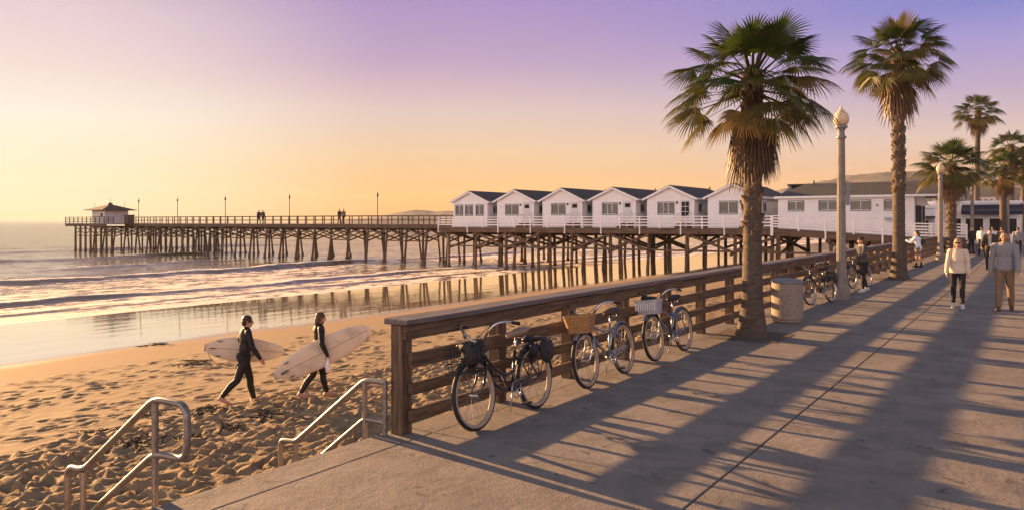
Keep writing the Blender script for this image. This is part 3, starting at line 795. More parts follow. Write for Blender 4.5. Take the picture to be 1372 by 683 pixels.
    for i in range(len(rows) - 1):
        for j in range(n): b.f.append((i * n + j, i * n + (j + 1) % n, (i + 1) * n + (j + 1) % n, (i + 1) * n + j))
    b.f.append(tuple(range(n))[::-1]); b.f.append(tuple((len(rows) - 1) * n + j for j in range(n)))
    so_ = b.build('saddle', M[saddle], t, True)
    b = MB()
    for s in (-1, 1): b.tube([s0 + Vector((s * .05, .09, -.03)), s0 + Vector((s * .045, .09, -.07)), s0 + Vector((s * .02, .0, -.05))], .007, 6)
    b.build('saddle_spring', M['chrome'], so_, True)
    # handlebar
    hm = ht + (ht - hb) * .25
    b = MB(); b.tube([ht, hm], .013, 8)
    half = [(0, 0, 0), (.07, -.01, .02), (.14, -.02, .09), (.22, .0, .17), (.30, .08, .185), (.33, .18, .16), (.335, .25, .145)]
    L = [hm + Vector((-x, y, z)) for x, y, z in half[::-1]] + [hm + Vector(q) for q in half[1:]]
    b.tube(fillet(L, .06, 3), .0125, 8)
    hb_o = b.build('handlebar', M['chrome'], t, True)
    for s in (-1, 1):
        b = MB(); b.tube([hm + Vector((s * .333, .15, .165)), hm + Vector((s * .336, .27, .142))], .018, 10); b.build('grip', M['rubber'], hb_o, True)
        b = MB(); b.tube([hm + Vector((s * .31, .08, .17)), hm + Vector((s * .315, .13, .14)), hm + Vector((s * .325, .21, .115))], .006, 6); b.build('brake_lever', M['alu'], hb_o, True)
    b = MB()
    b.tube(fillet([hm + Vector((.2, .0, .16)), hm + Vector((.06, -.13, .06)), hb + Vector((.02, -.04, .05)), hb + Vector((.03, -.06, -.2))], .1, 3), .004, 5)
    b.tube(fillet([hm + Vector((-.2, .0, .16)), hm + Vector((-.05, -.14, .03)), hb + Vector((-.02, .06, -.02)), bb], .1, 3), .004, 5)
    b.build('brake_cable', M['rubber'], t, True)
    # baskets
    def frustum(name, mat, z0, z1, sx0, sy0, sx1, sy1, yc, rounded=.07):
        b = MB(); n = 32
        def ring(sx, sy, z):
            o = []
            for i in range(n):
                a = 2 * math.pi * i / n; c_, s_ = math.cos(a), math.sin(a); e = .35
                o.append((sx * math.copysign(abs(c_) ** e, c_), yc + sy * math.copysign(abs(s_) ** e, s_), z))
            return o
        nl = 9
        for k in range(nl + 1):                           # woven bands: alternately in and out
            f_ = k / nl; z = z0 + (z1 - z0) * f_; q = ring(sx0 + (sx1 - sx0) * f_, sy0 + (sy1 - sy0) * f_, z)
            b.tube(q, (z1 - z0) / nl * .52, 5, closed=True)
        b.tube(ring(sx1, sy1, z1), .013, 6, closed=True)
        q = ring(sx0, sy0, z0 + .003); k0 = len(b.v); b.v.extend(q); b.f.append(tuple(range(k0, k0 + n))[::-1])
        return b.build(name, mat, t, True)
    if basket == 'wicker':
        frustum('basket', M['wicker'], .70, .90, .135, .095, .175, .13, -.59)
    elif basket == 'white':
        bo = frustum('basket', M['basket_white'], .71, .90, .155, .10, .18, .125, -.58)
        b = MB()
        for i in range(9): b.box((-.15 + .3 * i / 8, -.712, .82), (.012, .006, .12), (R(-6), 0, 0))
        b.build('slat_trim', M['white_trim'], bo)
        b = MB(); b.ell((.02, -.58, .91), (.12, .09, .05)); b.ell((-.06, -.56, .93), (.06, .07, .05))
        tag(b.build('bundle', M['bag_black'], None, True), 'black cloth bundle lying in the white bicycle basket', 'bag').matrix_world = Matrix.Translation(Vector(loc)) @ Euler((0, -R(lean), rotz)).to_matrix().to_4x4()
    elif basket == 'bag':
        b = MB()
        for z in (.60, .68, .76, .82):
            k = .10 + (z - .6) * .12
            b.tube([(-k - .05, -.74 + .0, z), (k + .05, -.74, z), (k + .05, -.50, z), (-k - .05, -.50, z)], .004, 5, closed=True)
        for x in (-.15, -.09, -.03, .03, .09, .15):
            b.tube([(x * .9, -.74, .60), (x * 1.1, -.74, .82)], .003, 4); b.tube([(x * .9, -.50, .60), (x * 1.1, -.50, .82)], .003, 4)
        for y in (-.68, -.62, -.56): b.tube([(-.155, y, .82), (-.15, y, .60), (.15, y, .60), (.155, y, .82)], .003, 4)
        b.box((0, -.66, .585), (.34, .22, .018))
        b.build('basket', M['dark_metal'], t)
        b = MB(); b.ell((.03, -.59, .73), (.10, .085, .12), (0, .1, 0)); b.ell((.08, -.50, .82), (.04, .09, .055), (.5, 0, 0)); b.ell((.0, -.62, .82), (.075, .055, .05)); b.capsule((-.08, -.64, .84), .02, (.09, -.62, .86), .02); b.tube([(.02, -.66, .86), (.03, -.64, .95), (.05, -.58, .9)], .01, 6)
        tag(remesh(b, 'backpack', M['bag_black'], .014, 2), 'black backpack stuffed into the front basket of the bicycle nearest the railing end', 'bag').matrix_world = Matrix.Translation(Vector(loc)) @ Euler((0, -R(lean), rotz)).to_matrix().to_4x4()
    if pannier or basket == 'bag':
        b = MB()
        for s in (-1, 1):
            b.tube(fillet([(s * .06, .27, .70), (s * .07, .40, .735), (s * .07, .86, .735)], .05, 3), .006, 6)
            b.tube([(s * .07, .80, .735), (s * .065, yr + .02, r + .02)], .005, 6); b.tube([(s * .07, .56, .735), (s * .065, yr, r + .02)], .005, 6)
        b.tube([(-.07, .86, .735), (.07, .86, .735)], .006, 6)
        for y in (.45, .55, .65, .75): b.tube([(-.07, y, .737), (.07, y, .737)], .004, 5)
        b.build('carrier', M['dark_metal'], t, True)
        b = MB()
        b.ell((.10, .70, .60), (.035, .13, .13)); b.ell((-.10, .70, .60), (.035, .13, .13)); b.ell((0, .52, .765), (.08, .10, .035)); b.ell((0, .68, .75), (.11, .12, .03)); b.ell((.09, .80, .62), (.03, .07, .11))
        b.ell((.085, .46, .66), (.03, .07, .07)); b.capsule((.09, .45, .62), .018, (.1, .62, .70), .014); b.capsule((.11, .6, .73), .012, (.12, .78, .52), .012)
        tag(remesh(b, 'pannier_bag', M['bag_black'], .014, 2), 'black pannier bag over the rear carrier of the ' + ('black cruiser bicycle' if basket == 'bag' else 'bicycle by the lamp'), 'bag').matrix_world = Matrix.Translation(Vector(loc)) @ Euler((0, -R(lean), rotz)).to_matrix().to_4x4()
    return t

# ------------------------------------------------------------------ bodies: closed shapes fused into one skin
def remesh(b, name, mat, vox=.012, smooth_it=4, parent=None, cut=None):
    me = b.mesh(name + '_raw'); o = bpy.data.objects.new(name + '_raw', me); col.objects.link(o)
    m1 = o.modifiers.new('r', 'REMESH'); m1.mode = 'VOXEL'; m1.voxel_size = vox; m1.use_smooth_shade = True
    if smooth_it:
        m2 = o.modifiers.new('s', 'SMOOTH'); m2.iterations = smooth_it; m2.factor = .5
    bpy.context.view_layer.update()
    dg = bpy.context.evaluated_depsgraph_get()
    me2 = bpy.data.meshes.new_from_object(o.evaluated_get(dg))
    bpy.data.objects.remove(o); bpy.data.meshes.remove(me)
    if cut is not None:
        bm = bmesh.new(); bm.from_mesh(me2)
        bmesh.ops.delete(bm, geom=[q for q in bm.verts if cut(q.co)], context='VERTS'); bm.to_mesh(me2); bm.free()
    me2.name = name; me2.materials.clear()
    return link_mesh(name, me2, mat, parent, True)
# ------------------------------------------------------------------ palms
def frond_into(V, F, T, hub, d, petiole, blade, tint, droop, r_, nseg=30, spread=1.85):
    """A costapalmate leaf: bare stalk, then pleated rays joined for half their length, free and hanging beyond."""
    d = d.normalized(); side = d.cross(Vector((0, 0, 1)))
    side = side.normalized() if side.length > .1 else Vector((1, 0, 0))
    tw = r_.uniform(-.45, .45); nrm = side.cross(d).normalized()
    side2 = side * math.cos(tw) + nrm * math.sin(tw); nrm = side2.cross(d).normalized(); side = side2
    def sag(p, t): return p + Vector((0, 0, -1)) * droop * t * t
    # stalk
    k0 = len(V); pts = []
    for i in range(5):
        t = i / 4; p = hub + d * petiole * t + Vector((0, 0, -.10 * droop * t * t)); w_ = .030 - .014 * t
        V.extend([p - side * w_, p + side * w_, p + nrm * w_ * .5]); pts.append(p)
    for i in range(4):
        for k in range(3): F.append((k0 + 3 * i + k, k0 + 3 * i + (k + 1) % 3, k0 + 3 * i + 3 + (k + 1) % 3, k0 + 3 * i + 3 + k))
    T.extend([min(1, tint + .25)] * 15)
    o = pts[-1]; ce = math.sqrt(max(0, 1 - d.z * d.z)); kink = ce * (.18 + .50 * r_.random()) + .14 * droop
    dd = (d + Vector((0, 0, -kink))).normalized(); nrm = side.cross(dd).normalized()
    ts = (0.0, .28, .55, .78, 1.0)
    fold = .16 + .10 * r_.random()
    for s in range(nseg):
        a = spread * ((s + .5) / nseg * 2 - 1); da = spread / nseg
        Lr = blade * (1.0 - .30 * (abs(a) / spread) ** 2) * r_.uniform(.90, 1.06)
        dr = dd * math.cos(a) + side * math.sin(a); dl = dd * -math.sin(a) + side * math.cos(a)
        lift = nrm * (-fold * abs(math.sin(a)))
        k0 = len(V); dz = droop * r_.uniform(.75, 1.35); tipdrop = r_.uniform(.7, 1.5)
        for t in ts:
            L_ = Lr * t
            hw = L_ * math.tan(da) * 1.02 if t <= .55 else Lr * .55 * math.tan(da) * (1 - ((t - .55) / .45) ** 1.2) + .0015
            c = o + (dr + lift) * L_ + Vector((0, 0, -1)) * (dz * .42 * Lr * t * t + (tipdrop * .26 * Lr * max(0, t - .5) ** 2 * 4 * (.25 + dz)))
            V.extend([c - dl * hw, c + nrm * hw * .55, c + dl * hw])
            T.extend([min(1, max(0, tint + (.45 if t > .95 else .12 if t > .7 else 0) + r_.uniform(-.08, .08)))] * 3)
        for i in range(len(ts) - 1):
            a0 = k0 + 3 * i
            F.append((a0, a0 + 1, a0 + 4, a0 + 3)); F.append((a0 + 1, a0 + 2, a0 + 5, a0 + 4))
def leafmesh(name, V, F, T, mat, parent):
    me = bpy.data.meshes.new(name); me.from_pydata([tuple(v) for v in V], [], F); me.update()
    at = me.attributes.new('tint', 'FLOAT', 'POINT'); at.data.foreach_set('value', np.array(T, dtype=np.float32))
    return link_mesh(name, me, mat, parent, False)
def palm(x, y, label, hub_z, r_base, r_top, boots0, seed, leaf=1.0, n=44, skirt=18, skirt_len=1.0, nseg=30, lean=(0, 0), el0=88, el1=-32):
    r_ = random.Random(seed)
    t = thing('palm_tree', label, 'palm tree', (x, y, 0), r_.uniform(0, 6.28), 'palms along the promenade')
    ln = Vector((lean[0], lean[1], 0))
    def axis(z): return ln * (z / hub_z) ** 2 + Vector((0, 0, z))
    b = MB(); n_ = 22; zs_ = [0, .04, .12, .3, .55, .9] ; z = 1.2
    while z < hub_z - .1: zs_.append(z); z += .09
    k0 = 0
    for i, z in enumerate(zs_):
        f = z / hub_z; rr = r_top + (r_base - r_top) * math.exp(-z / .42) + (r_top * .12) * (1 - f)
        ringn = 1 + (.025 * math.sin(i * 2.4))
        c = axis(z)
        for j in range(n_):
            a = 2 * math.pi * j / n_
            k = rr * ringn * (1 + .05 * math.sin(3 * a + seed) * math.exp(-z / .5) + r_.uniform(-.025, .025))
            b.v.append((c.x + k * math.cos(a), c.y + k * math.sin(a), z))
    for i in range(len(zs_) - 1):
        for j in range(n_): b.f.append((i * n_ + j, i * n_ + (j + 1) % n_, (i + 1) * n_ + (j + 1) % n_, (i + 1) * n_ + j))
    b.build('trunk', M['bark'], t, True)
    # old leaf bases in crossing spirals
    b = MB(); z = boots0; k = 0
    while z < hub_z - .05:
        for q in range(3):
            a = k * 2.39996 + q * 2.094 + r_.uniform(-.15, .15); zz_ = z + r_.uniform(-.03, .03); c = axis(zz_)
            rr = r_top * 1.04; out = Vector((math.cos(a), math.sin(a), 0)); si = Vector((-out.y, out.x, 0))
            wd = .085 * r_.uniform(.7, 1.15) * (r_top / .19); hl = r_.uniform(.11, .20); ot = r_.uniform(.04, .095) * (r_top / .19)
            p0 = c + out * (rr - .03); p1 = c + out * (rr + ot * .45) + Vector((0, 0, hl * .55)); p2 = c + out * (rr + ot) + Vector((0, 0, hl)) + si * r_.uniform(-.03, .03)
            P = [p0 - si * wd, p0 + si * wd, p1 - si * wd * .75, p1 + si * wd * .75, p2 - si * wd * .35, p2 + si * wd * .35]
            P += [v - out * .028 + Vector((0, 0, .012)) for v in P]
            b.add(P, [(0, 1, 3, 2), (2, 3, 5, 4), (6, 8, 9, 7), (8, 10, 11, 9), (0, 2, 8, 6), (2, 4, 10, 8), (1, 7, 9, 3), (3, 9, 11, 5), (4, 5, 11, 10), (0, 6, 7, 1)])
        z += .062; k += 1
    b.build('leaf_bases', M['boots'], t)
    top = axis(hub_z)
    b = MB(); b.ell(top + Vector((0, 0, -.12)), (r_top * 1.25, r_top * 1.25, .42)); b.build('crown_heart', M['hubfibre'], t, True)
    V, F, T = [], [], []
    for i in range(n):
        f = (i + .5) / n
        e = math.asin(.985 - f * (.985 - math.sin(R(el1)))) + R(r_.uniform(-9, 9)); a = i * 2.39996 + r_.uniform(-.3, .3)
        d = Vector((math.cos(a) * math.cos(e), math.sin(a) * math.cos(e), math.sin(e)))
        hub = top + Vector((0, 0, .20 - .50 * f)) + Vector((d.x, d.y, 0)) * r_top * .8
        pt = leaf * (.50 + .42 * min(1, f * 1.7)) * r_.uniform(.75, 1.15)
        frond_into(V, F, T, hub, d, pt, leaf * r_.uniform(.50, .70), max(0, (f - .52) * .8) + (.42 if r_.random() < .15 else 0) + r_.uniform(0, .10), .02 + .16 * f + r_.uniform(0, .10), r_, nseg)
    leafmesh('crown', V, F, T, M['frond'], t)
    V, F, T = [], [], []
    for i in range(skirt):
        f = (i + .5) / skirt; a = i * 2.39996; e = R(-60 - 27 * f + r_.uniform(-5, 5))
        d = Vector((math.cos(a) * math.cos(e), math.sin(a) * math.cos(e), math.sin(e)))
        hub = top + Vector((0, 0, -.38 - .46 * f * skirt_len)) + Vector((d.x, d.y, 0)).normalized() * r_top * 1.0
        frond_into(V, F, T, hub, d, leaf * .24, leaf * r_.uniform(.45, .75) * (.7 + .3 * skirt_len), r_.uniform(.1, .9), .5, r_, max(12, nseg // 2), 1.0)
    leafmesh('dead_fronds', V, F, T, M['deadfrond'], t)
    return t
palm(-4.2, 14.0, 'large palm with a dead-frond skirt rising from a soil patch beside the concrete bin', 4.58, .275, .15, 1.72, 12, 1.02, 58, 34, 1.0, 34)
palm(-4.0, 30.7, 'tall palm with a rough shaggy upper trunk behind the woman holding a bicycle', 8.0, .33, .185, 3.0, 23, 1.30, 46, 26, 1.3, 28, (-.1, .1))
palm(-4.35, 56.3, 'short bushy palm in front of the white pier railing', 5.6, .42, .25, 1.2, 37, 1.55, 46, 22, 1.0, 22)
palm(-4.9, 93, 'slender tall palm rising above the short bushy palm', 13.4, .45, .25, 11.0, 41, 1.6, 40, 14, 1.5, 20, (-.4, .2))
palm(-2.1, 76, 'palm with a low crown behind the walking man', 6.4, .42, .26, 4.5, 53, 1.45, 38, 20, 1.2, 18)
palm(-1.9, 92, 'palm cut by the picture edge with the higher crown of the far pair', 9.4, .42, .27, 7.5, 61, 1.7, 38, 20, 1.2, 18)
palm(-.9, 100, 'farthest palm at the end of the promenade row', 8.4, .42, .27, 6.5, 67, 1.6, 34, 18, 1.2, 16)

# ------------------------------------------------------------------ the pier
pier = thing('pier', 'long wooden pier on dark timber piles running out over the surf', 'pier', (0, 58, 0))
def sand_z(x): return float(np.interp(x, [-90, -60, -36, -23.5, -13, -8.5, -5.2], [-4.4, -3.3, -2.29, -1.93, -1.63, -1.42, -1.28]))
PY = 58.0
def deck_z(x): return 1.5 if x < -16 else float(np.interp(x, [-16, -6.7, -3.4], [1.5, .93, .86]))
b = MB()                                            # wide deck, ramping down at its root
xsd = [-47.5, -16, -6.7, -3.6]
for x0, x1 in zip(xsd[:-1], xsd[1:]):
    z0, z1 = deck_z(x0), deck_z(x1)
    P = [(x0, 0, z0 - .10), (x1, 0, z1 - .10), (x1, 19, z1 - .10), (x0, 19, z0 - .10), (x0, 0, z0), (x1, 0, z1), (x1, 19, z1), (x0, 19, z0)]
    b.add(P, [(0, 3, 2, 1), (4, 5, 6, 7), (0, 1, 5, 4), (2, 3, 7, 6), (3, 0, 4, 7), (1, 2, 6, 5)])
b.build('deck', M['pier_wood'], pier)
NZ = 1.74
b = MB(); b.span((-120.3, 4.0, NZ - .10), (-47.6, 9.6, NZ)); b.span((-120.3, 9.61, NZ - .102), (-100, 13.5, NZ - .002)); b.span((-120.3, 1.2, NZ - .102), (-107, 3.99, NZ - .002))
b.build('deck', M['pier_wood'], pier)
b = MB(); r_ = random.Random(5)                      # weathered edge beams made of butted timbers
x = -47.5
while x < -3.7:
    x1 = min(x + 5.2, -3.6)
    if x < -16 < x1: x1 = -16
    z0, z1 = deck_z(x) + r_.uniform(-.015, .015), deck_z(x1)
    b.bar((x + .02, .02, z0 - .27), (x1 - .02, .02, z1 - .27), .22, .36); x = x1
b.build('edge_beam', M['pier_wood'], pier)
b = MB(); x = -120.2
while x < -47.8:
    x1 = min(x + 5.6, -47.7); y = 1.22 if x1 < -106.8 else 4.02
    b.bar((x + .02, y, NZ - .26 + r_.uniform(-.012, .012)), (x1 - .02, y, NZ - .26), .2, .32); x = x1
b.build('edge_beam', M['pier_wood'], pier)
piles = []; braces = []
def pile(x, y, zt, dx=0, dy=0, r=.165):
    zb = min(sand_z(x), -2.0) - 1.0
    piles.append((x, y, zt, x + dx, y + dy, zb, r))
BX = [-46.6 + 3.45 * i for i in range(13)]
for i, x in enumerate(BX):
    rr = random.Random(i * 7)
    for j, y in enumerate((.35, 4.6, 8.8, 13.2, 17.6)):
        pile(x + rr.uniform(-.2, .2), y, deck_z(x) - .44, rr.uniform(-.12, .12), (-.1 if j == 0 else 0) + rr.uniform(-.1, .1), rr.uniform(.125, .16))
        if j in (0, 1) and rr.random() < .5: pile(x + rr.choice((-.55, .6)), y + rr.uniform(.3, .9), deck_z(x) - .44, rr.uniform(-.35, .35), 0, .14)
    if i: braces.append(((BX[i - 1], .16, -.22), (x, .16, -.22 - .01), .07, .14, 'h'))
    if i and i % 3 != 1:
        zt = deck_z(x) - .5
        for y in (.14, 8.9):
            braces.append(((BX[i - 1], y, zt), (x, y, zt - 1.25), .08, .2, 'd')); braces.append(((x, y + .2, zt), (BX[i - 1], y + .2, zt - 1.25), .08, .2, 'd'))
    zt = deck_z(x) - .5
    braces.append(((x + .2, .4, zt), (x + .2, 8.8, zt - 1.5), .08, .2, 'd')); braces.append(((x - .2, 8.8, zt), (x - .2, .4, zt - 1.5), .08, .2, 'd'))
NX = [-49.6 - 2.84 * i for i in range(25)]
for i, x in enumerate(NX):
    rr = random.Random(i * 13 + 1); wide = x < -106.5
    pile(x, 4.3, NZ - .40, rr.uniform(-.1, .1), -.75 + rr.uniform(-.2, .2), .125)
    pile(x + rr.uniform(-.1, .1), 6.8, NZ - .4, rr.uniform(-.1, .1), 0, .125)
    pile(x, 9.3, NZ - .40, rr.uniform(-.1, .1), .75 + rr.uniform(-.2, .2), .125)
    if wide: pile(x, 1.4, NZ - .4, 0, 0, .16); pile(x + 1.4, 1.4, NZ - .4, 0, 0, .16)
    if x < -100: pile(x, 13.2, NZ - .4, 0, 0, .16); pile(x + 1.4, 13.2, NZ - .4, 0, 0, .16)
    x2 = NX[i - 1] if i else -47.0
    zt = NZ - .45
    y_ = 1.3 if wide else 4.18
    braces.append(((x, y_, zt), (x2, y_, zt - 1.0), .06, .12, 'd')); braces.append(((x2, y_ + .16, zt), (x, y_ + .16, zt - 1.0), .06, .12, 'd'))
    if rr.random() < .55 or x < -104: braces.append(((x, y_ + .05, zt - 1.3), (x2, y_ + .05, zt - 1.3), .06, .12, 'h'))
    braces.append(((x + .17, 4.3, zt), (x + .17, 9.3, zt - 1.4), .06, .15, 'd')); braces.append(((x - .17, 9.3, zt), (x - .17, 4.3, zt - 1.4), .06, .15, 'd'))
def dist(p): return math.hypot(p[0], p[1] + PY)
piles.sort(key=lambda p: dist((p[0], p[1])))
stuffb = MB()
def pile_into(b, p):
    x, y, zt, x2, y2, zb, r = p
    b.tube([(x, y, zt), ((x + x2) / 2, (y + y2) / 2, (zt + zb) / 2), (x2 + (x2 - x) * .02, y2, zb)], [r * .92, r, r * 1.08], 9)
    f = (zt - SEA) / (zt - zb)                                  # barnacle collar at the water line
    if x < -38:
        c = Vector((x + (x2 - x) * f, y + (y2 - y) * f, 0)); b.tube([c + Vector((0, 0, SEA - .3)), c + Vector((0, 0, SEA + .15)), c + Vector((0, 0, SEA + .45))], [r * 1.45, r * 1.4, r * 1.02], 9)
for i, p in enumerate(piles):
    if i < 98: b = MB(); pile_into(b, p); b.build('pile', M['pile_wood'], pier, 'auto')
    else: pile_into(stuffb, p)
tag(stuffb.build('piles', M['pile_wood'], pier, 'auto'), kind='stuff')
braces.sort(key=lambda q: dist(((q[0][0] + q[1][0]) / 2, (q[0][1] + q[1][1]) / 2)))
stuffb = MB()
for i, (p, q, wd, ht, kd) in enumerate(braces):
    if i < 98: b = MB(); b.bar(p, q, wd, ht); b.build('cross_brace', M['brace_wood'], pier)
    else: stuffb.bar(p, q, wd, ht)
tag(stuffb.build('cross_braces', M['brace_wood'], pier), kind='stuff')
b = MB()
for i, x in enumerate(BX): b.bar((x, -.05, deck_z(x) - .6 + .01), (x, 18.6, deck_z(x) - .6 + .01), .3, .26)
for x in NX: b.bar((x, 3.9, NZ - .53), (x, 9.7, NZ - .53), .28, .24)
b.build('pile_cap', M['pile_wood'], pier)
# white railing of the wide part, with the posts as its own pieces
def pier_rail(nm, pts, y, zf, h_, step, mat, nrail, post, rail, skip=None):
    b = MB(); x0, x1 = pts; n = max(1, round((x1 - x0) / step)); X_ = [x0 + (x1 - x0) * i / n for i in range(n + 1)]
    for i in range(n):
        for k in range(nrail):
            f = (k + 1) / nrail
            b.bar((X_[i], y, zf(X_[i]) + h_ * f), (X_[i + 1], y, zf(X_[i + 1]) + h_ * f), rail, rail * (1.5 if k < nrail - 1 else 1.1))
    o = b.build(nm, mat, pier); pb = MB()
    for i, x in enumerate(X_):
        lo = -.5 if (nm == 'white_railing' and i % 2 == 0) else -.02
        pb.span((x - post / 2, y - post / 2 - .07, zf(x) + lo), (x + post / 2, y + post / 2 - .07, zf(x) + h_ + .02))
        if not skip: pb.build('post', mat, o); pb = MB()
    if skip: tag(pb.build('posts', mat, o), kind='stuff')
pier_rail('white_railing', (-47.4, -16.0), -.06, deck_z, .93, 1.7, M['white_rail'], 4, .085, .055)
pier_rail('white_railing', (-15.9, -6.7), -.06, deck_z, .98, 1.75, M['white_rail'], 5, .10, .065)
pier_rail('white_railing', (-6.6, -3.6), -.06, deck_z, .98, 1.0, M['white_rail'], 5, .09, .07)
pier_rail('brown_railing', (-107, -47.6), 4.05, lambda x: NZ, .92, 1.45, M['pier_wood'], 2, .09, .06)
pier_rail('brown_railing', (-120.2, -107.1), 1.25, lambda x: NZ, .92, 1.2, M['pier_wood'], 3, .09, .06)
pier_rail('brown_railing', (-120.2, -47.6), 9.4, lambda x: NZ, .92, 1.6, M['pier_wood'], 2, .09, .06, True)

def pier_lamp(x, y, label):
    t = thing('pier_lamp', label, 'street lamp', (x, PY + y, NZ), 0, 'lamp posts along the pier')
    b = MB(); b.tube([(0, 0, 0), (0, 0, .5), (0, 0, 3.0)], [.065, .05, .04], 8); b.build('post', M['pile_wood'], t, 'auto')
    b = MB(); b.lathe([(.04, 3.0), (.10, 3.06), (.11, 3.32), (.07, 3.42), (.02, 3.46), (.012, 3.7)], 10); b.build('lantern', M['dark_metal'], t, 'auto')
def at_y(px, y):
    u = (px - 686) / 1041; return y * (-.558 + .83 * u) / (.83 + .558 * u)
for px, lb in ((506, 'lamp post on the pier nearest the white cottages'), (388, 'lamp post on the pier just beyond the two standing strollers'), (302, 'lamp post halfway along the bare stretch of pier'),
               (238, 'lamp post on the pier closer to the end hut than to the mid lamp'), (186, 'lamp post on the pier right beside the end hut')):
    pier_lamp(at_y(px, PY + 4.6), 4.6, lb)

hut = thing('pier_hut', 'small pale hut with a wide flaring hip roof at the far end of the pier', 'hut', (at_y(148, PY + 6), PY + 6, NZ))
b = MB(); b.span((-1.8, -1.8, 0), (1.8, 1.8, 2.05)); b.build('wall', M['hut_wall'], hut)
b = MB(); k0 = [(2.7, 1.95), (2.7, 2.02), (1.7, 2.34), (.75, 2.66), (.4, 2.78)]
for rr, z in k0: b.v.extend([(-rr, -rr, z), (rr, -rr, z), (rr, rr, z), (-rr, rr, z)])
for i in range(4):
    for j in range(4): b.f.append((4 * i + j, 4 * i + (j + 1) % 4, 4 * i + 4 + (j + 1) % 4, 4 * i + 4 + j))
b.f.append((3, 2, 1, 0)); b.f.append((16, 17, 18, 19))
ro = b.build('roof', M['hut_roof'], hut)
b = MB(); b.span((-.26, -.26, 2.785), (.26, .26, 2.95)); b.lathe([(.36, 2.95), (.16, 3.1), (.03, 3.2), (.02, 3.9)], 8); b.build('finial', M['hut_roof'], ro)
for y, x in ((-1.801, .9),): b = MB(); b.span((x - .25, y - .02, .9), (x + .25, y, 1.5)); b.build('window', M['dark_inside'], hut)
b = MB(); b.span((1.801, -1.3, .0), (1.82, -.5, 1.9)); b.build('door', M['door_paint'], hut)
b = MB(); b.span((-1.84, -1.84, 1.0), (1.84, -1.801, 1.05)); b.build('trim', M['trim_grey'], hut)
for px, lb in ((127, 'thin mast on the seaward side of the pier hut'), (167, 'thin mast on the landward side of the pier hut')):
    b = MB(); b.tube([(0, 0, 0), (0, 0, 3.4)], [.05, .02], 6); o = b.build('mast', M['pile_wood']); o.location = (at_y(px, PY + 9), PY + 9, NZ); tag(o, lb, 'mast', 'masts by the pier hut')
t = thing('deck_box', 'squat dark equipment box on the pier deck next to the hut', 'box', (at_y(173.5, PY + 6), PY + 6, NZ))
b = MB(); b.span((-.55, -.5, 0), (.55, .5, 1.15), .04); b.build('body', M['pile_wood'], t); b = MB(); b.span((-.62, -.57, 1.15), (.62, .57, 1.27), .03); b.build('lid', M['hut_roof'], t)

# ------------------------------------------------------------------ cottages on the pier (front faces -Y)
def window_unit(parent, cx, z0, z1, wd, y, panes=2, axis='y', curtain=True, trim='trim_grey', face=-1):
    """frame proud of the wall, glass set back in it, curtain and a near-black sheet behind, its colour standing for the unlit room"""
    def S(a, b_): return MB().span(a, b_)
    fw = .07
    def P(u, d, z): return (cx + u, y + face * d, z) if axis == 'y' else (y - face * d, cx + u, z)
    b = MB()
    for u0, u1, za, zb in ((-wd / 2 - fw, wd / 2 + fw, z1, z1 + fw), (-wd / 2 - fw, wd / 2 + fw, z0 - fw, z0), (-wd / 2 - fw, -wd / 2, z0, z1), (wd / 2, wd / 2 + fw, z0, z1)):
        b.span(P(u0, -.04, za), P(u1, .045, zb))
    f = b.build('window', M[trim], parent)
    b = MB()
    for i in range(1, panes):
        u = -wd / 2 + wd * i / panes; b.span(P(u - .02, -.03, z0 + .001), P(u + .02, .03, z1 - .001))
    for u0, u1, za, zb in ((-wd / 2 + .001, wd / 2 - .001, z1 - .035, z1 - .001), (-wd / 2 + .001, wd / 2 - .001, z0 + .001, z0 + .035)): b.span(P(u0, -.028, za), P(u1, .028, zb))
    b.build('sash', M['white_trim'], f)
    b = MB(); b.span(P(-wd / 2, .008, z0), P(wd / 2, .012, z1)); b.build('pane', M['window_glass'], f)
    b = MB(); b.span(P(-wd / 2 + .002, .001, z0 + .002), P(wd / 2 - .002, .003, z1 - .002)); b.build('backing', M['dark_inside'], f)  # flat sheet on the wall, room darkness put into its colour
    if curtain:
        b = MB()
        for a, c in ((-wd / 2 + .04, -wd * .14), (wd * .05, wd / 2 - .06)):
            n = 10
            Q = [P(a + (c - a) * i / n, .0045 + (.0015 if i % 2 else 0), zq) for zq in (z0 + .02, z1 - .05) for i in range(n + 1)]
            b.add(Q, [(i, i + 1, n + 2 + i, n + 1 + i) for i in range(n)])
        b.build('curtain', M['curtain'], f)
    return f
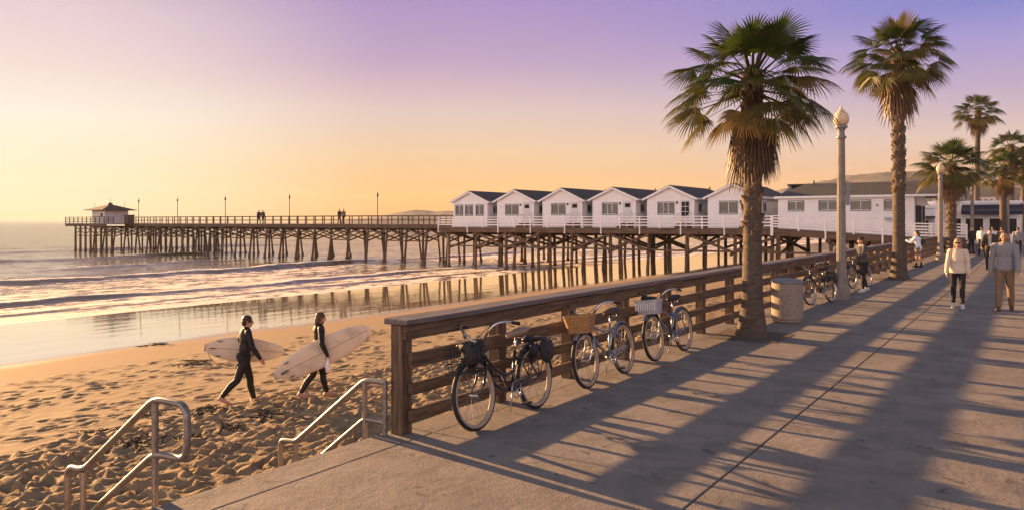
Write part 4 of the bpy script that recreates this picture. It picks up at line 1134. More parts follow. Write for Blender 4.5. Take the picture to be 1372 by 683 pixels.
def gable_house(t, wd, dp, wh, rh, mat='siding', over=.32, ov_front=.28):
    hx = wd / 2
    b = MB()
    P = [(-hx, 0, 0), (hx, 0, 0), (hx, dp, 0), (-hx, dp, 0), (-hx, 0, wh), (hx, 0, wh), (hx, dp, wh), (-hx, dp, wh), (0, 0, rh), (0, dp, rh)]
    b.add(P, [(0, 1, 5, 8, 4), (2, 3, 7, 9, 6), (1, 2, 6, 5), (3, 0, 4, 7)])
    b.build('wall', M[mat], t)
    sl = (rh - wh) / hx; th = .09
    b = MB(); xe = hx + over; ze = wh - sl * over
    for s in (-1, 1):
        A = [(0, -ov_front, rh + .03), (0, dp + ov_front, rh + .03), (s * xe, dp + ov_front, ze + .03), (s * xe, -ov_front, ze + .03)]
        Bq = [(x, y, z + th) for x, y, z in A]
        b.add(A + Bq, [(0, 1, 2, 3), (7, 6, 5, 4), (0, 3, 7, 4), (1, 5, 6, 2), (2, 6, 7, 3), (0, 4, 5, 1)])
    ro = b.build('roof', M['shingle'], t)
    b = MB()
    for s in (-1, 1):
        b.bar((0, -ov_front - .015, rh - .005), (s * (xe + .01), -ov_front - .015, ze - .005), .03, .16)
        b.bar((s * (xe + .012), -ov_front, ze + .03), (s * (xe + .012), dp + ov_front, ze + .03), .025, .15)
    b.build('fascia', M['white_trim'], ro)
    for s in (-1, 1): b = MB(); b.span((s * hx - .05 * s - .05, -.02, 0), (s * hx - .05 * s + .05, .0, wh - .02)); b.build('corner_board', M['white_trim'], t)
    return ro
def vent(ro, x, y, z, h_=.45):
    b = MB(); b.tube([(x, y, z - .3), (x, y, z + h_)], .05, 8); b.lathe([(.08, z + h_), (.09, z + h_ + .05), (.03, z + h_ + .1)], 8, (x, y, 0)); b.build('vent_pipe', M['dark_metal'], ro)
def stoop(t, x):
    b = MB()
    for k in range(3): b.span((x - .55, -.3 - .28 * (3 - k), 0), (x + .55, -.3 - .28 * (2 - k) - .002, .12 * (k + 1)))
    b.span((x - .55, -.298, 0), (x + .55, -.01, .40)); b.build('stoop', M['pier_wood'], t)
    for sx in (-.5, .5):
        b = MB()
        b.bar((x + sx, -.05, 1.22), (x + sx, -.3, 1.22), .045, .045); b.bar((x + sx, -.3, 1.22), (x + sx, -1.2, .82), .045, .045)
        for yy, zz_ in ((-.05, 1.2), (-.3, 1.2), (-1.2, .82)): b.span((x + sx - .025, yy - .025, .02), (x + sx + .025, yy + .025, zz_))
        b.build('stair_rail', M['white_rail'], t)
def door(t, x, glazed=False):
    f = MB()
    for a, c in (((x - .50, -.05, .40), (x - .42, .03, 2.3)), ((x + .42, -.05, .40), (x + .50, .03, 2.3)), ((x - .50, -.05, 2.3), (x + .50, .03, 2.38))): f.span(a, c)
    d = f.build('door', M['white_trim'], t)
    b = MB(); b.span((x - .42, -.03, .40), (x + .42, -.004, 2.3)); b.build('leaf', M['door_paint'], d)
    if glazed:
        b = MB()
        for i in range(2):
            for j in range(3): b.span((x - .32 + .34 * i, -.04, .95 + .42 * j), (x - .02 + .34 * i, -.0305, 1.32 + .42 * j))
        b.build('pane', M['dark_inside'], d)
    else:
        b = MB(); b.span((x - .25, -.04, 1.75), (x + .25, -.0305, 2.1)); b.build('pane', M['dark_inside'], d)
    b = MB(); b.ell((x + .33, -.06, 1.35), (.035, .035, .035)); b.build('handle', M['dark_metal'], d)
    b = MB(); b.span((x - .78, -.10, 2.0), (x - .66, -.002, 2.2)); b.build('wall_lamp', M['dark_metal'], t)
CY = 61.0
LEFT = [-48.0, -42.7, -37.6, -32.4, -27.2, -21.9]
LBL = ['white pier cottage farthest out, with three windows and no door on its gable',
       'white pier cottage second from the sea end, with a plain door and no roof vent',
       'white pier cottage third from the sea end, with a dark door pane and roof vent',
       'white pier cottage fourth from the sea end, with a flush pale door under its gable',
       'white pier cottage with a paned glass door and white railed stoop beneath the gable',
       'white pier cottage partly hidden behind the trunk of the nearest palm']
for i, x0 in enumerate(LEFT):
    t = thing('pier_cottage', LBL[i], 'cottage', (x0 + 2.08, CY, 1.5), 0, 'white cottages on the pier')
    ro = gable_house(t, 4.16, 9.0, 2.50 + .02 * (i % 2), 3.42 + .03 * (i % 3))
    if i == 0:
        for cx, pn in ((-1.35, 2), (-.15, 2), (1.15, 2)): window_unit(t, cx, 1.15, 2.12, .82, 0, pn)
    else:
        window_unit(t, -.38, 1.17, 2.12, 1.36, 0, 3 if i in (3, 4) else 2)
        door(t, 1.32, i == 4); stoop(t, 1.32)
        if i == 1: b = MB(); b.span((-1.72, -.03, 1.85), (-1.48, -.002, 2.05)); b.build('vent_grille', M['door_paint'], t)
    window_unit(t, 1.3, 1.35, 2.0, .62, 2.08, 1 if i else 2, 'x', i == 0, face=-1)
    if i in (2, 3, 4): vent(ro, 1.1, 6.4, 3.05)
# long building at the root of the pier
t = thing('pier_building', 'long low white building with four small windows at the root of the pier', 'building', (0, CY, 0))
LX0, LX1, LD = -16.3, -7.0, 7.0; WH, RH = 3.92, 4.92
b = MB(); hy = LD / 2
P = [(LX0, 0, .86), (LX1, 0, .86), (LX1, LD, .86), (LX0, LD, .86), (LX0, 0, WH), (LX1, 0, WH), (LX1, LD, WH), (LX0, LD, WH), (LX0, hy, RH), (LX1, hy, RH)]
b.add(P, [(0, 1, 5, 4), (2, 3, 7, 6), (1, 2, 6, 9, 5), (3, 0, 4, 8, 7)]); b.build('wall', M['siding'], t)
b = MB(); ov = .3; sl = (RH - WH) / hy
for s in (0, 1):
    ye = -ov if s == 0 else LD + ov; ze = WH - sl * ov
    A = [(LX0 - .25, hy, RH + .03), (LX1 + 1.5, hy, RH + .03), (LX1 + 1.5, ye, ze + .03), (LX0 - .25, ye, ze + .03)]
    if s == 0: A[0] = (LX0 + 1.2, hy, RH + .03)
    Bq = [(x, y, z + .09) for x, y, z in A]
    b.add(A + Bq, [(0, 1, 2, 3), (7, 6, 5, 4), (0, 3, 7, 4), (1, 5, 6, 2), (2, 6, 7, 3), (0, 4, 5, 1)])
ro = b.build('roof', M['shingle'], t)
b = MB(); b.bar((LX0 - .25, -ov - .015, WH - sl * ov + .03), (LX1 + 1.5, -ov - .015, WH - sl * ov + .03), .03, .16)
for s in (-1, 1): b.bar((LX1 + 1.515, hy, RH - .005), (LX1 + 1.515, hy + s * (hy + ov), WH - sl * ov), .03, .2)
b.build('fascia', M['white_trim'], ro)
b = MB()                                              # gable screen over the porch with an arch cut out
n = 14; top = []; bot = []
for i in range(n + 1):
    y = LD * i / n; top.append((LX1 + 1.42, y, RH - .05 - sl * abs(y - hy))); bot.append((LX1 + 1.42, y, WH - .42 + .62 * math.sqrt(max(0, 1 - ((y - hy) / (hy * .8)) ** 2)) if abs(y - hy) < hy * .8 else WH - .42))
k = len(top); b.add(top + bot + [(x - .06, y, z) for x, y, z in top + bot], [(i, i + 1, k + i + 1, k + i) for i in range(n)] + [(2 * k + i, 3 * k + i, 3 * k + i + 1, 2 * k + i + 1) for i in range(n)] + [(k + i, k + i + 1, 3 * k + i + 1, 3 * k + i) for i in range(n)])
b.build('gable_screen', M['white_paint'], t)
for y in (.08, 2.3, LD - 2.3, LD - .08):
    b = MB(); b.span((LX1 + 1.33, y - .07, .86), (LX1 + 1.47, y + .07, WH - .40)); b.build('porch_post', M['white_trim'], t)
b = MB()
for y0, y1 in ((1.0, 2.1), (2.6, 4.2), (5, 6.2)): b.span((LX1 + .002, y0, .95), (LX1 + .05, y1, 3.2))
b.build('porch_door', M['dark_inside'], t)
for cx, wd in ((-15.0, 1.05), (-12.7, 1.2), (-10.45, 1.25), (-8.35, 1.0)): window_unit(t, cx, 2.87, 3.56, wd, 0, 2)
b = MB(); b.span((LX1 - .06, -.022, .86), (LX1 + .03, -.001, WH - .02)); b.build('corner_board', M['white_trim'], t); b = MB(); b.span((LX0 - .03, -.022, .9), (LX0 + .06, -.001, WH - .02)); b.build('corner_board', M['white_trim'], t)
b = MB(); b.tube([(-14.4, hy - .4, RH - .3), (-14.4, hy - .4, RH + .35)], .05, 8); b.build('vent_pipe', M['dark_metal'], ro)
b = MB(); b.tube([(-9.35, -.05, 3.2), (-9.35, -.01, 3.2)], .09, 12); b.build('wall_lamp', M['sign_grey'], t)
st_ = thing('wall_sign', 'small white sign with blue marks on the side of the long white building', 'sign', (-8.55, CY - .03, 1.95))
b = MB(); b.span((-.38, -.03, 0), (.38, 0, .42)); b.build('board', M['sign_white'], st_)
b = MB()
for q, (x, z, w_, hh) in enumerate(((-.27, .22, .10, .12), (-.12, .2, .09, .14), (.02, .22, .11, .11), (.17, .24, .07, .08), (-.2, .07, .4, .07))): b.span((x, -.036, z), (x + w_, -.0305, z + hh))
b.build('lettering', M['sign_blue'], st_)

# rocks in the dark under the root of the pier
r_ = random.Random(3)
for i in range(14):
    b = MB(); b.ell((0, 0, 0), (.5 * r_.uniform(.6, 1.3), .45 * r_.uniform(.6, 1.2), .34 * r_.uniform(.7, 1.3)), (r_.uniform(-.4, .4), r_.uniform(-.4, .4), r_.uniform(0, 3)), 9, 6)
    b.v = [(x * r_.uniform(.86, 1.12), y * r_.uniform(.86, 1.12), z * r_.uniform(.86, 1.12)) for x, y, z in b.v]
    o = b.build('boulder', M['rock']); o.location = (r_.uniform(-10.5, -6), r_.uniform(55, 60), -1.15 + r_.uniform(-.1, .1))
    tag(o, 'dark boulder lying on the sand beneath the root of the pier', 'boulder', 'boulders under the pier root')

# ------------------------------------------------------------------ the town end of the promenade
def shop(x, y, wd, dp, h_, label, name='shop_building', mat='stucco'):
    t = thing(name, label, 'building', (x, y, 0))
    b = MB(); b.span((0, 0, -.05), (wd, dp, h_)); b.build('wall', M[mat], t)
    b = MB(); b.span((-.15, -.15, h_ + .002), (wd + .15, dp + .15, h_ + .25)); b.build('parapet', M['white_trim'], t)
    return t
t = shop(-8.3, 84, 7.3, 9, 3.7, 'white shop with dark openings and a blue awning beyond the pier', mat='white_paint')
b = MB(); b.add([(2.7, -.01, 3.55), (7.5, -.01, 3.55), (7.5, -1.2, 2.95), (2.7, -1.2, 2.95), (7.5, -1.2, 2.65), (2.7, -1.2, 2.65)], [(0, 1, 2, 3), (3, 2, 4, 5)])
aw = b.build('awning', M['awning'], t); sm = aw.modifiers.new('t', 'SOLIDIFY'); sm.thickness = .03
for x0, x1, z0, z1 in ((.4, 1.3, 0, 2.3), (1.9, 2.6, .0, 2.3), (3.0, 4.4, .9, 2.3), (4.9, 5.7, 0, 2.3), (6.0, 7.0, .9, 2.3)):
    b = MB(); b.span((x0, -.03, z0 + .02), (x1, -.001, z1)); f = b.build('window' if z0 else 'door', M['dark_inside'], t)
    b = MB()
    for a, c in (((x0 - .07, -.05, z0 + .02), (x0 - .001, .0 - .001, z1 + .07)), ((x1 + .001, -.05, z0 + .02), (x1 + .07, -.001, z1 + .07)), ((x0, -.05, z1 + .001), (x1, -.001, z1 + .07))): b.span(a, c)
    b.build('frame', M['white_trim'], f)
t = shop(-15.5, 77, 8.6, 6, 3.2, 'low white annex with a dark veranda behind the long pier building', mat='white_paint')
b = MB(); b.span((1.0, -1.5, 2.35), (8.6, -.002, 2.5)); b.build('veranda_roof', M['shingle'], t)
for x in (1.1, 3.5, 6.0, 8.5): b = MB(); b.span((x - .07, -1.45, 0), (x + .07, -1.31, 2.348)); b.build('porch_post', M['white_trim'], t)
for x in (1.8, 4.1, 6.5): b = MB(); b.span((x, -.03, .2), (x + 1.3, -.001, 2.1)); b.build('window', M['dark_inside'], t)
t = shop(-1.2, 108, 22, 10, 4.6, 'tan stucco building closing the far end of the promenade')
for k in range(6): b = MB(); b.span((1 + 3.4 * k, -.03, 1), (2.6 + 3.4 * k, -.001, 2.9)); b.build('window', M['dark_inside'], t)
r_ = random.Random(21)
HL = ['pale hillside house with a long ridge roof', 'small cream house on the hillside above the shops', 'boxy white house on the slope behind the palms', 'low stucco house on the hillside']
hills_o = bpy.data.objects['hills']
bpy.context.view_layer.update()
for i in range(22):
    px = r_.uniform(1255, 1420); u = (px - 686) / 1041; Zd = r_.uniform(640, 800)
    wx, wy = -.558 * Zd + .83 * u * Zd, .83 * Zd + .558 * u * Zd
    ok, p, nn, fi = hills_o.ray_cast(Vector((wx, wy, 400)), Vector((0, 0, -1)))
    z = p.z if ok else 0
    wd, dp, hh = r_.uniform(9, 20), r_.uniform(9, 13), r_.uniform(4, 8)
    t = thing('hillside_house', 'pale house among many scattered over the hillside behind the shops', 'house', (wx, wy, z - 1.5), r_.uniform(-.4, .4), 'houses on the hillside')
    b = MB(); b.span((-wd / 2, -dp / 2, -2), (wd / 2, dp / 2, hh)); b.build('wall', M['stucco'], t)
    b = MB(); b.add([(-wd / 2 - .5, -dp / 2 - .5, hh), (wd / 2 + .5, -dp / 2 - .5, hh), (wd / 2 + .5, dp / 2 + .5, hh), (-wd / 2 - .5, dp / 2 + .5, hh), (-wd / 2 + 1, 0, hh + 2.2), (wd / 2 - 1, 0, hh + 2.2)],
                    [(0, 1, 5, 4), (1, 2, 5), (2, 3, 4, 5), (3, 0, 4), (3, 2, 1, 0)]); b.build('roof', M['hut_roof'], t)
    for k in range(3): b = MB(); b.span((-wd / 2 + wd * (.12 + .3 * k), -dp / 2 - .06, hh * .4), (-wd / 2 + wd * (.28 + .3 * k), -dp / 2 - .01, hh * .75)); b.build('window', M['dark_inside'], t)
# ------------------------------------------------------------------ people (front is -Y, own left is +X)
def V3(*a): return Vector(a)
def skeleton(H, female, legL, legR, armL, armR, head_yaw=0, head_pitch=0, lean=0.0, twist=0.0):
    k = H / 1.75; J = {}
    sh = (.165 if female else .19) * k; hw = (.095 if female else .09) * k
    J['hip'] = V3(0, 0, .93 * k)
    ln = R(lean); up = V3(0, -math.sin(ln), math.cos(ln))
    J['waist'] = J['hip'] + up * .16 * k; J['chest'] = J['hip'] + up * .36 * k; J['neck'] = J['hip'] + up * .545 * k
    J['head'] = J['neck'] + V3(0, -.025 * k, .155 * k) + V3(0, -math.sin(ln) * .08, 0)
    ax = V3(math.cos(R(twist)), math.sin(R(twist)), 0)
    for s, nm, leg, arm in ((1, 'L', legL, armL), (-1, 'R', legR, armR)):
        hp = J['hip'] + V3(s * hw, 0, -.03 * k); a, kn = R(leg[0]), R(leg[1]); ou = leg[2] if len(leg) > 2 else .02
        K = hp + V3(s * ou * .5 * k, -math.sin(a) * .42 * k, -math.cos(a) * .42 * k)
        A = K + V3(s * ou * .3 * k, -math.sin(a - kn) * .41 * k, -math.cos(a - kn) * .41 * k)
        J['hip' + nm], J['knee' + nm], J['ank' + nm] = hp, K, A
        fp = R(leg[3] if len(leg) > 3 else 0)             # foot pitch, positive: heel up
        J['heel' + nm] = A + V3(0, .045 * k * math.cos(fp), .045 * k * math.sin(fp) - .055 * k)
        J['toe' + nm] = A + V3(s * .012 * k, -.165 * k * math.cos(fp), -.06 * k - .165 * k * math.sin(fp))
        S = J['neck'] + ax * (s * sh) + up * (-.055 * k); J['sh' + nm] = S
        if isinstance(arm, dict): J['elb' + nm], J['wri' + nm], J['fing' + nm] = S + arm['e'], S + arm['w'], arm['f']
        else:
            sw, ab, el_ = R(arm[0]), R(arm[1]), R(arm[2])
            E = S + V3(s * math.sin(ab) * .285, -math.sin(sw) * math.cos(ab) * .285, -math.cos(sw) * math.cos(ab) * .285) * k
            f2 = sw + el_; ab2 = ab * .3
            d2 = V3(s * math.sin(ab2), -math.sin(f2) * math.cos(ab2), -math.cos(f2) * math.cos(ab2))
            J['elb' + nm] = E; J['wri' + nm] = E + d2 * .255 * k; J['fing' + nm] = d2
    zmin = min(J[q].z for q in ('heelL', 'heelR', 'toeL', 'toeR')) - .028 * k
    for q in J:
        if not q.startswith('fing'): J[q].z -= zmin
    J['k'] = k; J['ax'] = ax; J['up'] = up; J['hy'] = R(head_yaw); J['hp'] = R(head_pitch); J['fem'] = female; J['sh'] = sh
    return J
def torso_into(b, J, inf=0.0, fem=None, lo=True):
    k = J['k']; fem = J['fem']; tw = math.atan2(J['ax'].y, J['ax'].x); le = -math.asin(max(-1, min(1, -J['up'].y)))
    rot = (-le, 0, tw); g = inf
    b.ell(J['chest'] + J['up'] * .045 * k, ((.148 if fem else .17) * k + g, .108 * k + g, .20 * k + g), rot)
    b.ell(J['waist'] + J['up'] * .02 * k, ((.125 if fem else .148) * k + g, .098 * k + g, .19 * k + g), rot)
    if lo: b.ell(J['hip'], ((.17 if fem else .165) * k + g, .118 * k + g, .13 * k + g))
    if fem:
        for s in (-1, 1): b.ell(J['chest'] + J['ax'] * (s * .06 * k) + J['up'] * .02 * k + V3(0, -.068 * k, 0), (.055 * k + g * .6, .05 * k + g * .6, .065 * k + g * .6))
    b.capsule(J['shL'] + J['up'] * .012 - J['ax'] * .015, .058 * k + g, J['shR'] + J['up'] * .012 + J['ax'] * .015, .058 * k + g)
    for s, nm in ((1, 'L'), (-1, 'R')): b.capsule(J['neck'] + V3(s * .03, .01, .01 * k), .052 * k + g, J['sh' + nm] + V3(0, 0, -.01), .055 * k + g)
    b.ell(J['chest'] + J['up'] * .10 * k + V3(0, .045 * k, 0), (.14 * k + g, .07 * k + g, .12 * k + g), rot)
def arm_into(b, J, nm, inf=0.0, wrist=True):
    k = J['k']; t = .9 if J['fem'] else 1.0
    S, E, W = J['sh' + nm], J['elb' + nm], J['wri' + nm]
    b.capsule(S, .058 * k * t + inf, E, .043 * k * t + inf); b.capsule(E, .044 * k * t + inf, E.lerp(W, .35), .043 * k * t + inf); b.capsule(E.lerp(W, .35), .043 * k * t + inf, W, .030 * k * t + inf)
def leg_into(b, J, nm, inf=0.0, to=1.0):
    k = J['k']; t = .95 if J['fem'] else 1.0
    H_, K, A = J['hip' + nm], J['knee' + nm], J['ank' + nm]
    b.capsule(H_, .090 * k * t + inf, K, .060 * k * t + inf); b.capsule(K, .058 * k * t + inf, K.lerp(A, .35) + V3(0, .018 * k, 0), .058 * k * t + inf)
    b.capsule(K.lerp(A, .35) + V3(0, .018 * k, 0), .058 * k * t + inf, K.lerp(A, to), .040 * k * t + inf)
    b.ell(H_ + V3(0, .05 * k, .03 * k), (.09 * k + inf, .09 * k + inf, .10 * k + inf))
def foot_into(b, J, nm, inf=0.0):
    k = J['k']; h_, t, A = J['heel' + nm], J['toe' + nm], J['ank' + nm]
    b.capsule(A, .038 * k + inf, h_, .034 * k + inf); b.capsule(h_, .032 * k + inf, h_.lerp(t, .7), .036 * k + inf); b.capsule(h_.lerp(t, .65), .038 * k + inf, t, .024 * k + inf)
    b.capsule(A, .036 * k + inf, h_.lerp(t, .6), .033 * k + inf)
    if inf <= 0.004:
        s = 1 if nm == 'L' else -1
        for q in range(5): b.capsule(t + V3(s * (-.024 + .012 * q) * k, .0, 0), .010 * k, t + V3(s * (-.026 + .014 * q) * k, -.032 * k + .006 * q * k, -.006), .008 * k, 8)
def hand_into(b, J, nm, curl=.55):
    k = J['k']; W = J['wri' + nm]; d = J['fing' + nm].normalized(); s = 1 if nm == 'L' else -1
    # palm faces the thigh; fingers curl inward
    inn = V3(-s, 0, 0); inn = (inn - d * inn.dot(d)).normalized(); fw = d.cross(inn) * s
    if fw.y > 0 and abs(d.z) > .5: fw = -fw
    M3 = Matrix((fw, inn, d)).transposed(); p = W + d * .05 * k
    b.capsule(W, .028 * k, p, .027 * k)
    for q in range(4):
        o = W + d * .045 * k + fw * (-.024 + .016 * q) * k; kn = W + d * (.092 - .006 * abs(q - 2)) * k + fw * (-.028 + .0185 * q) * k
        L_ = (.033, .040, .043, .037)[q] * k
        b.capsule(o, .012 * k, kn, .0105 * k, 8)
        d1 = (d + inn * curl * .6).normalized(); d2 = (d + inn * curl * 1.9).normalized()
        m_ = kn + d1 * L_; b.capsule(kn, .0102 * k, m_, .009 * k, 8); b.capsule(m_, .009 * k, m_ + d2 * L_ * .8, .0075 * k, 8)
    th = W + d * .03 * k + fw * .02 * k; t1 = th + (d * .6 + fw * .8 + inn * .25).normalized() * .04 * k
    b.capsule(th, .014 * k, t1, .0115 * k, 8); b.capsule(t1, .0112 * k, t1 + (d + inn * .35).normalized() * .034 * k, .009 * k, 8)
def headM(J): return Matrix.Translation(J['head']) @ Euler((J['hp'], 0, J['hy'])).to_matrix().to_4x4()
def head_into(b, J):
    k = J['k'] * .97; Mh = headM(J); q = MB()
    q.ell((0, .012 * k, .02 * k), (.077 * k, .097 * k, .10 * k), None, 20, 14); q.ell((0, -.02 * k, -.045 * k), (.060 * k, .070 * k, .07 * k), None, 18, 12)
    q.ell((0, -.045 * k, -.088 * k), (.030 * k, .032 * k, .025 * k))                    # chin
    q.capsule((0, -.088 * k, .018 * k), .009 * k, (0, -.108 * k, -.022 * k), .014 * k, 10)       # nose
    for s in (-1, 1):
        q.ell((s * .014 * k, -.094 * k, -.025 * k), (.010 * k, .011 * k, .009 * k))
        q.ell((s * .077 * k, .012 * k, -.005 * k), (.012 * k, .022 * k, .033 * k), (0, 0, s * .3))     # ears
        q.ell((s * .040 * k, -.060 * k, -.015 * k), (.026 * k, .026 * k, .022 * k))         # cheekbones
        q.capsule((s * .014 * k, -.083 * k, .032 * k), .010 * k, (s * .05 * k, -.068 * k, .034 * k), .010 * k, 8)   # brow
        q.ell((s * .031 * k, -.076 * k, .014 * k), (.014 * k, .012 * k, .009 * k))
    q.capsule((-.018 * k, -.083 * k, -.052 * k), .0085 * k, (.018 * k, -.083 * k, -.052 * k), .0085 * k, 8); q.capsule((-.014 * k, -.080 * k, -.063 * k), .009 * k, (.014 * k, -.080 * k, -.063 * k), .009 * k, 8)
    b.add([Mh @ Vector(v) for v in q.v], q.f)
    b.capsule(J['neck'] + V3(0, .012, -.03 * k), .055 * k * (.88 if J['fem'] else 1), J['head'] + V3(0, .022 * k, -.05 * k), .050 * k * (.88 if J['fem'] else 1))
def hair_into(b, J, parts):
    k = J['k'] * .97; Mh = headM(J); q = MB()
    for p in parts:
        if p[0] == 'e': q.ell(Vector(p[1]) * k, tuple(v * k for v in p[2]), p[3] if len(p) > 3 else None)
        else: q.capsule(Vector(p[1]) * k, p[2] * k, Vector(p[3]) * k, p[4] * k)
    b.add([Mh @ Vector(v) for v in q.v], q.f)
CAP = [('e', (0, .025, .045), (.084, .098, .092))]
SHORT = [('e', (0, .022, .046), (.083, .101, .085)), ('e', (0, .055, .0), (.080, .068, .075))]
def curly(seed, drop=.10):
    r_ = random.Random(seed); P = [('e', (0, .025, .05), (.088, .102, .088)), ('e', (0, .06, -.01), (.083, .07, .09))]
    for i in range(46):
        a = r_.uniform(.55, 2.6) * r_.choice((1, -1)); e = r_.uniform(-.6, 1.25); rr = .088
        P.append(('e', (rr * math.sin(a) * math.cos(e), .02 - rr * 1.1 * math.cos(a) * math.cos(e), .03 + rr * math.sin(e) - (drop * r_.random() if e < 0 else 0)), (.020, .020, .022)))
    return P
LONG = [('e', (0, .028, .045), (.086, .10, .09)), ('k', (0, .085, .02), .07, (.02, .11, -.20), .06), ('k', (.03, .10, -.18), .055, (.02, .12, -.38), .03), ('k', (-.045, .08, .0), .045, (-.04, .11, -.30), .03)]
def chop(n): return None
def eyes(J, body):
    k = J['k'] * .97; Mh = headM(J); b = MB(); q = MB()
    for s in (-1, 1): q.ell((s * .031 * k, -.084 * k, .013 * k), (.011 * k, .007 * k, .006 * k), None, 10, 6)
    b.add([Mh @ Vector(v) for v in q.v], q.f); b.build('eyes', M['sunglass'], body, True)
VOX = .0085
def person(label, loc, face, J, skin='skin', bare=('arms',), vox=VOX, grp=None):
    """face = direction (x, y) the body front points to"""
    rz = math.atan2(face[0], -face[1])
    t = thing('person', label, 'person', loc, rz, grp)
    b = MB(); torso_into(b, J); head_into(b, J)
    for nm in 'LR': arm_into(b, J, nm); hand_into(b, J, nm); leg_into(b, J, nm); foot_into(b, J, nm)
    remesh(b, 'body', M[skin], vox, 3, t)
    if vox < .012: eyes(J, t)
    return t
def garment(t, name, mat, J, inf=.013, torso=True, arms='', legs='', to=1.0, cut=None, lo=True, extra=None, vox=VOX, sm=3, hem=None, neck=None):
    b = MB()
    if torso: torso_into(b, J, inf, lo=lo)
    if hem is None:
        for nm in arms: arm_into(b, J, nm, inf)
    for nm in legs: leg_into(b, J, nm, inf, to)
    if extra: extra(b)
    o = remesh(b, name, M[mat], vox, sm, t, cut)
    if hem is not None:                                   # cut the trunk straight at hem and neckline, then add the sleeves
        bm = bmesh.new(); bm.from_mesh(o.data)
        for z, nz in ((hem, -1), (neck, 1)):
            if z is not None: bmesh.ops.bisect_plane(bm, geom=list(bm.verts) + list(bm.edges) + list(bm.faces), plane_co=(0, 0, z), plane_no=(0, 0, nz), clear_outer=True)
        for nm in arms:
            q = MB(); arm_into(q, J, nm, inf)
            W = J['wri' + nm]; d = (W - J['elb' + nm]).normalized(); q.capsule(W - d * .06, .036 * J['k'] + inf, W - d * .005, .030 * J['k'] + inf * .8)
            so_ = remesh(q, 'sleeve', M[mat], vox, sm, None); m2 = so_.data; k0 = len(bm.verts)
            b2 = bmesh.new(); b2.from_mesh(m2); b2.verts.index_update()
            vm = [bm.verts.new(v.co) for v in b2.verts]
            for f in b2.faces: bm.faces.new([vm[v.index] for v in f.verts]).smooth = True
            b2.free(); bpy.data.objects.remove(so_); bpy.data.meshes.remove(m2)
        r_ = random.Random(len(name) * 7 + int(J['k'] * 1000))
        co = np.array([v.co[:] for v in bm.verts]); ph = r_.uniform(0, 20)       # slack folds in the cloth
        w1 = fbm(co[:, 0] * 9 + co[:, 1] * 5 + ph, co[:, 2] * 13, 3, 3) * .011; bm.normal_update()
        for v, q in zip(bm.verts, w1): v.co += v.normal * float(q)
        bm.to_mesh(o.data); bm.free()
    return o
def shoes(t, mat, J, vox=VOX, tall=0.0):
    for nm in 'LR':
        b = MB(); foot_into(b, J, nm, .012)
        if tall: b.capsule(J['ank' + nm], .052, J['ank' + nm] + V3(0, .0, tall), .054)
        remesh(b, 'shoe', M[mat], vox, 2, t)
def hair(t, mat, J, parts, vox=VOX):
    b = MB(); hair_into(b, J, parts); return remesh(b, 'hair', M[mat], vox, 2, t)

# walking woman in a cream sweater
J = skeleton(1.63, True, (9, 3, .01, 0), (-7, 12, .01, 8), (-6, 11, 12), (10, 12, 14), 0, 2, 2)
t = person('woman in a cream sweater, black leggings and sunglasses walking towards us', (-1.5, 21.2, 0), (.04, -1), J)
k = J['k']
garment(t, 'leggings', 'black_cloth', J, .008, True, '', 'LR', .90, lambda c: c.z > 1.02 * k)
garment(t, 'sweater', 'cream_knit', J, .022, True, 'LR', '', hem=.90 * k, neck=1.50 * k, extra=lambda b: (b.capsule(J['neck'] + V3(0, .005, -.03), .068 * k, J['neck'] + V3(0, 0, .03), .064 * k), b.ell(J['hip'] + V3(0, 0, .05), (.195 * k, .145 * k, .18 * k)), b.ell(J['waist'], (.175 * k, .135 * k, .2 * k)), b.ell(J['chest'] + V3(0, -.03, -.03), (.165 * k, .12 * k, .2 * k))))
shoes(t, 'white_shoe', J)
hair(t, 'hair_blond', J, [('e', (0, .026, .047), (.088, .102, .092)), ('k', (.062, .02, .02), .034, (.075, .02, -.13), .022), ('k', (-.062, .02, .02), .034, (-.075, .02, -.13), .022), ('k', (0, .075, 0), .07, (0, .08, -.14), .05)])
b = MB(); Mh = headM(J); q = MB()
for s in (-1, 1): q.box((s * .033, -.097, .012), (.056, .012, .038), None, .006); q.bar((s * .062, -.095, .018), (s * .078, .01, .012), .006, .008)
q.box((0, -.10, .018), (.02, .008, .008)); b.add([Mh @ (Vector(v) * k) for v in q.v], q.f); b.build('sunglasses', M['sunglass'], t)
# walking man in a grey sweater
J = skeleton(1.80, False, (-8, 12, .03, 8), (11, 4, .03, -2), (9, 12, 16), (-8, 12, 12), 0, 3, 2)
t = person('man in a grey sweater and khaki trousers walking towards us', (-.56, 21.2, 0), (-.05, -1), J, 'skin_dark')
k = J['k']; Jm = J
garment(t, 'trousers', 'khaki', J, .016, True, '', 'LR', .97, lambda c: c.z > 1.03 * k, extra=lambda b: [b.capsule(Jm['knee' + n], .072, Jm['ank' + n] + V3(0, 0, .02), .062) for n in 'LR'])
garment(t, 'sweater', 'grey_knit', J, .022, True, 'LR', '', hem=.915 * k, neck=1.515 * k, extra=lambda b: (b.capsule(Jm['neck'] + V3(0, .005, -.03), .074 * k, Jm['neck'] + V3(0, 0, .03), .070 * k), b.ell(Jm['hip'] + V3(0, 0, .05), (.19 * k, .145 * k, .17 * k)), b.ell(Jm['waist'], (.175 * k, .13 * k, .2 * k))))
shoes(t, 'brown_shoe', J)
hair(t, 'hair_short', J, [('e', (0, .03, .055), (.080, .094, .080)), ('e', (0, .058, .01), (.078, .062, .07))])
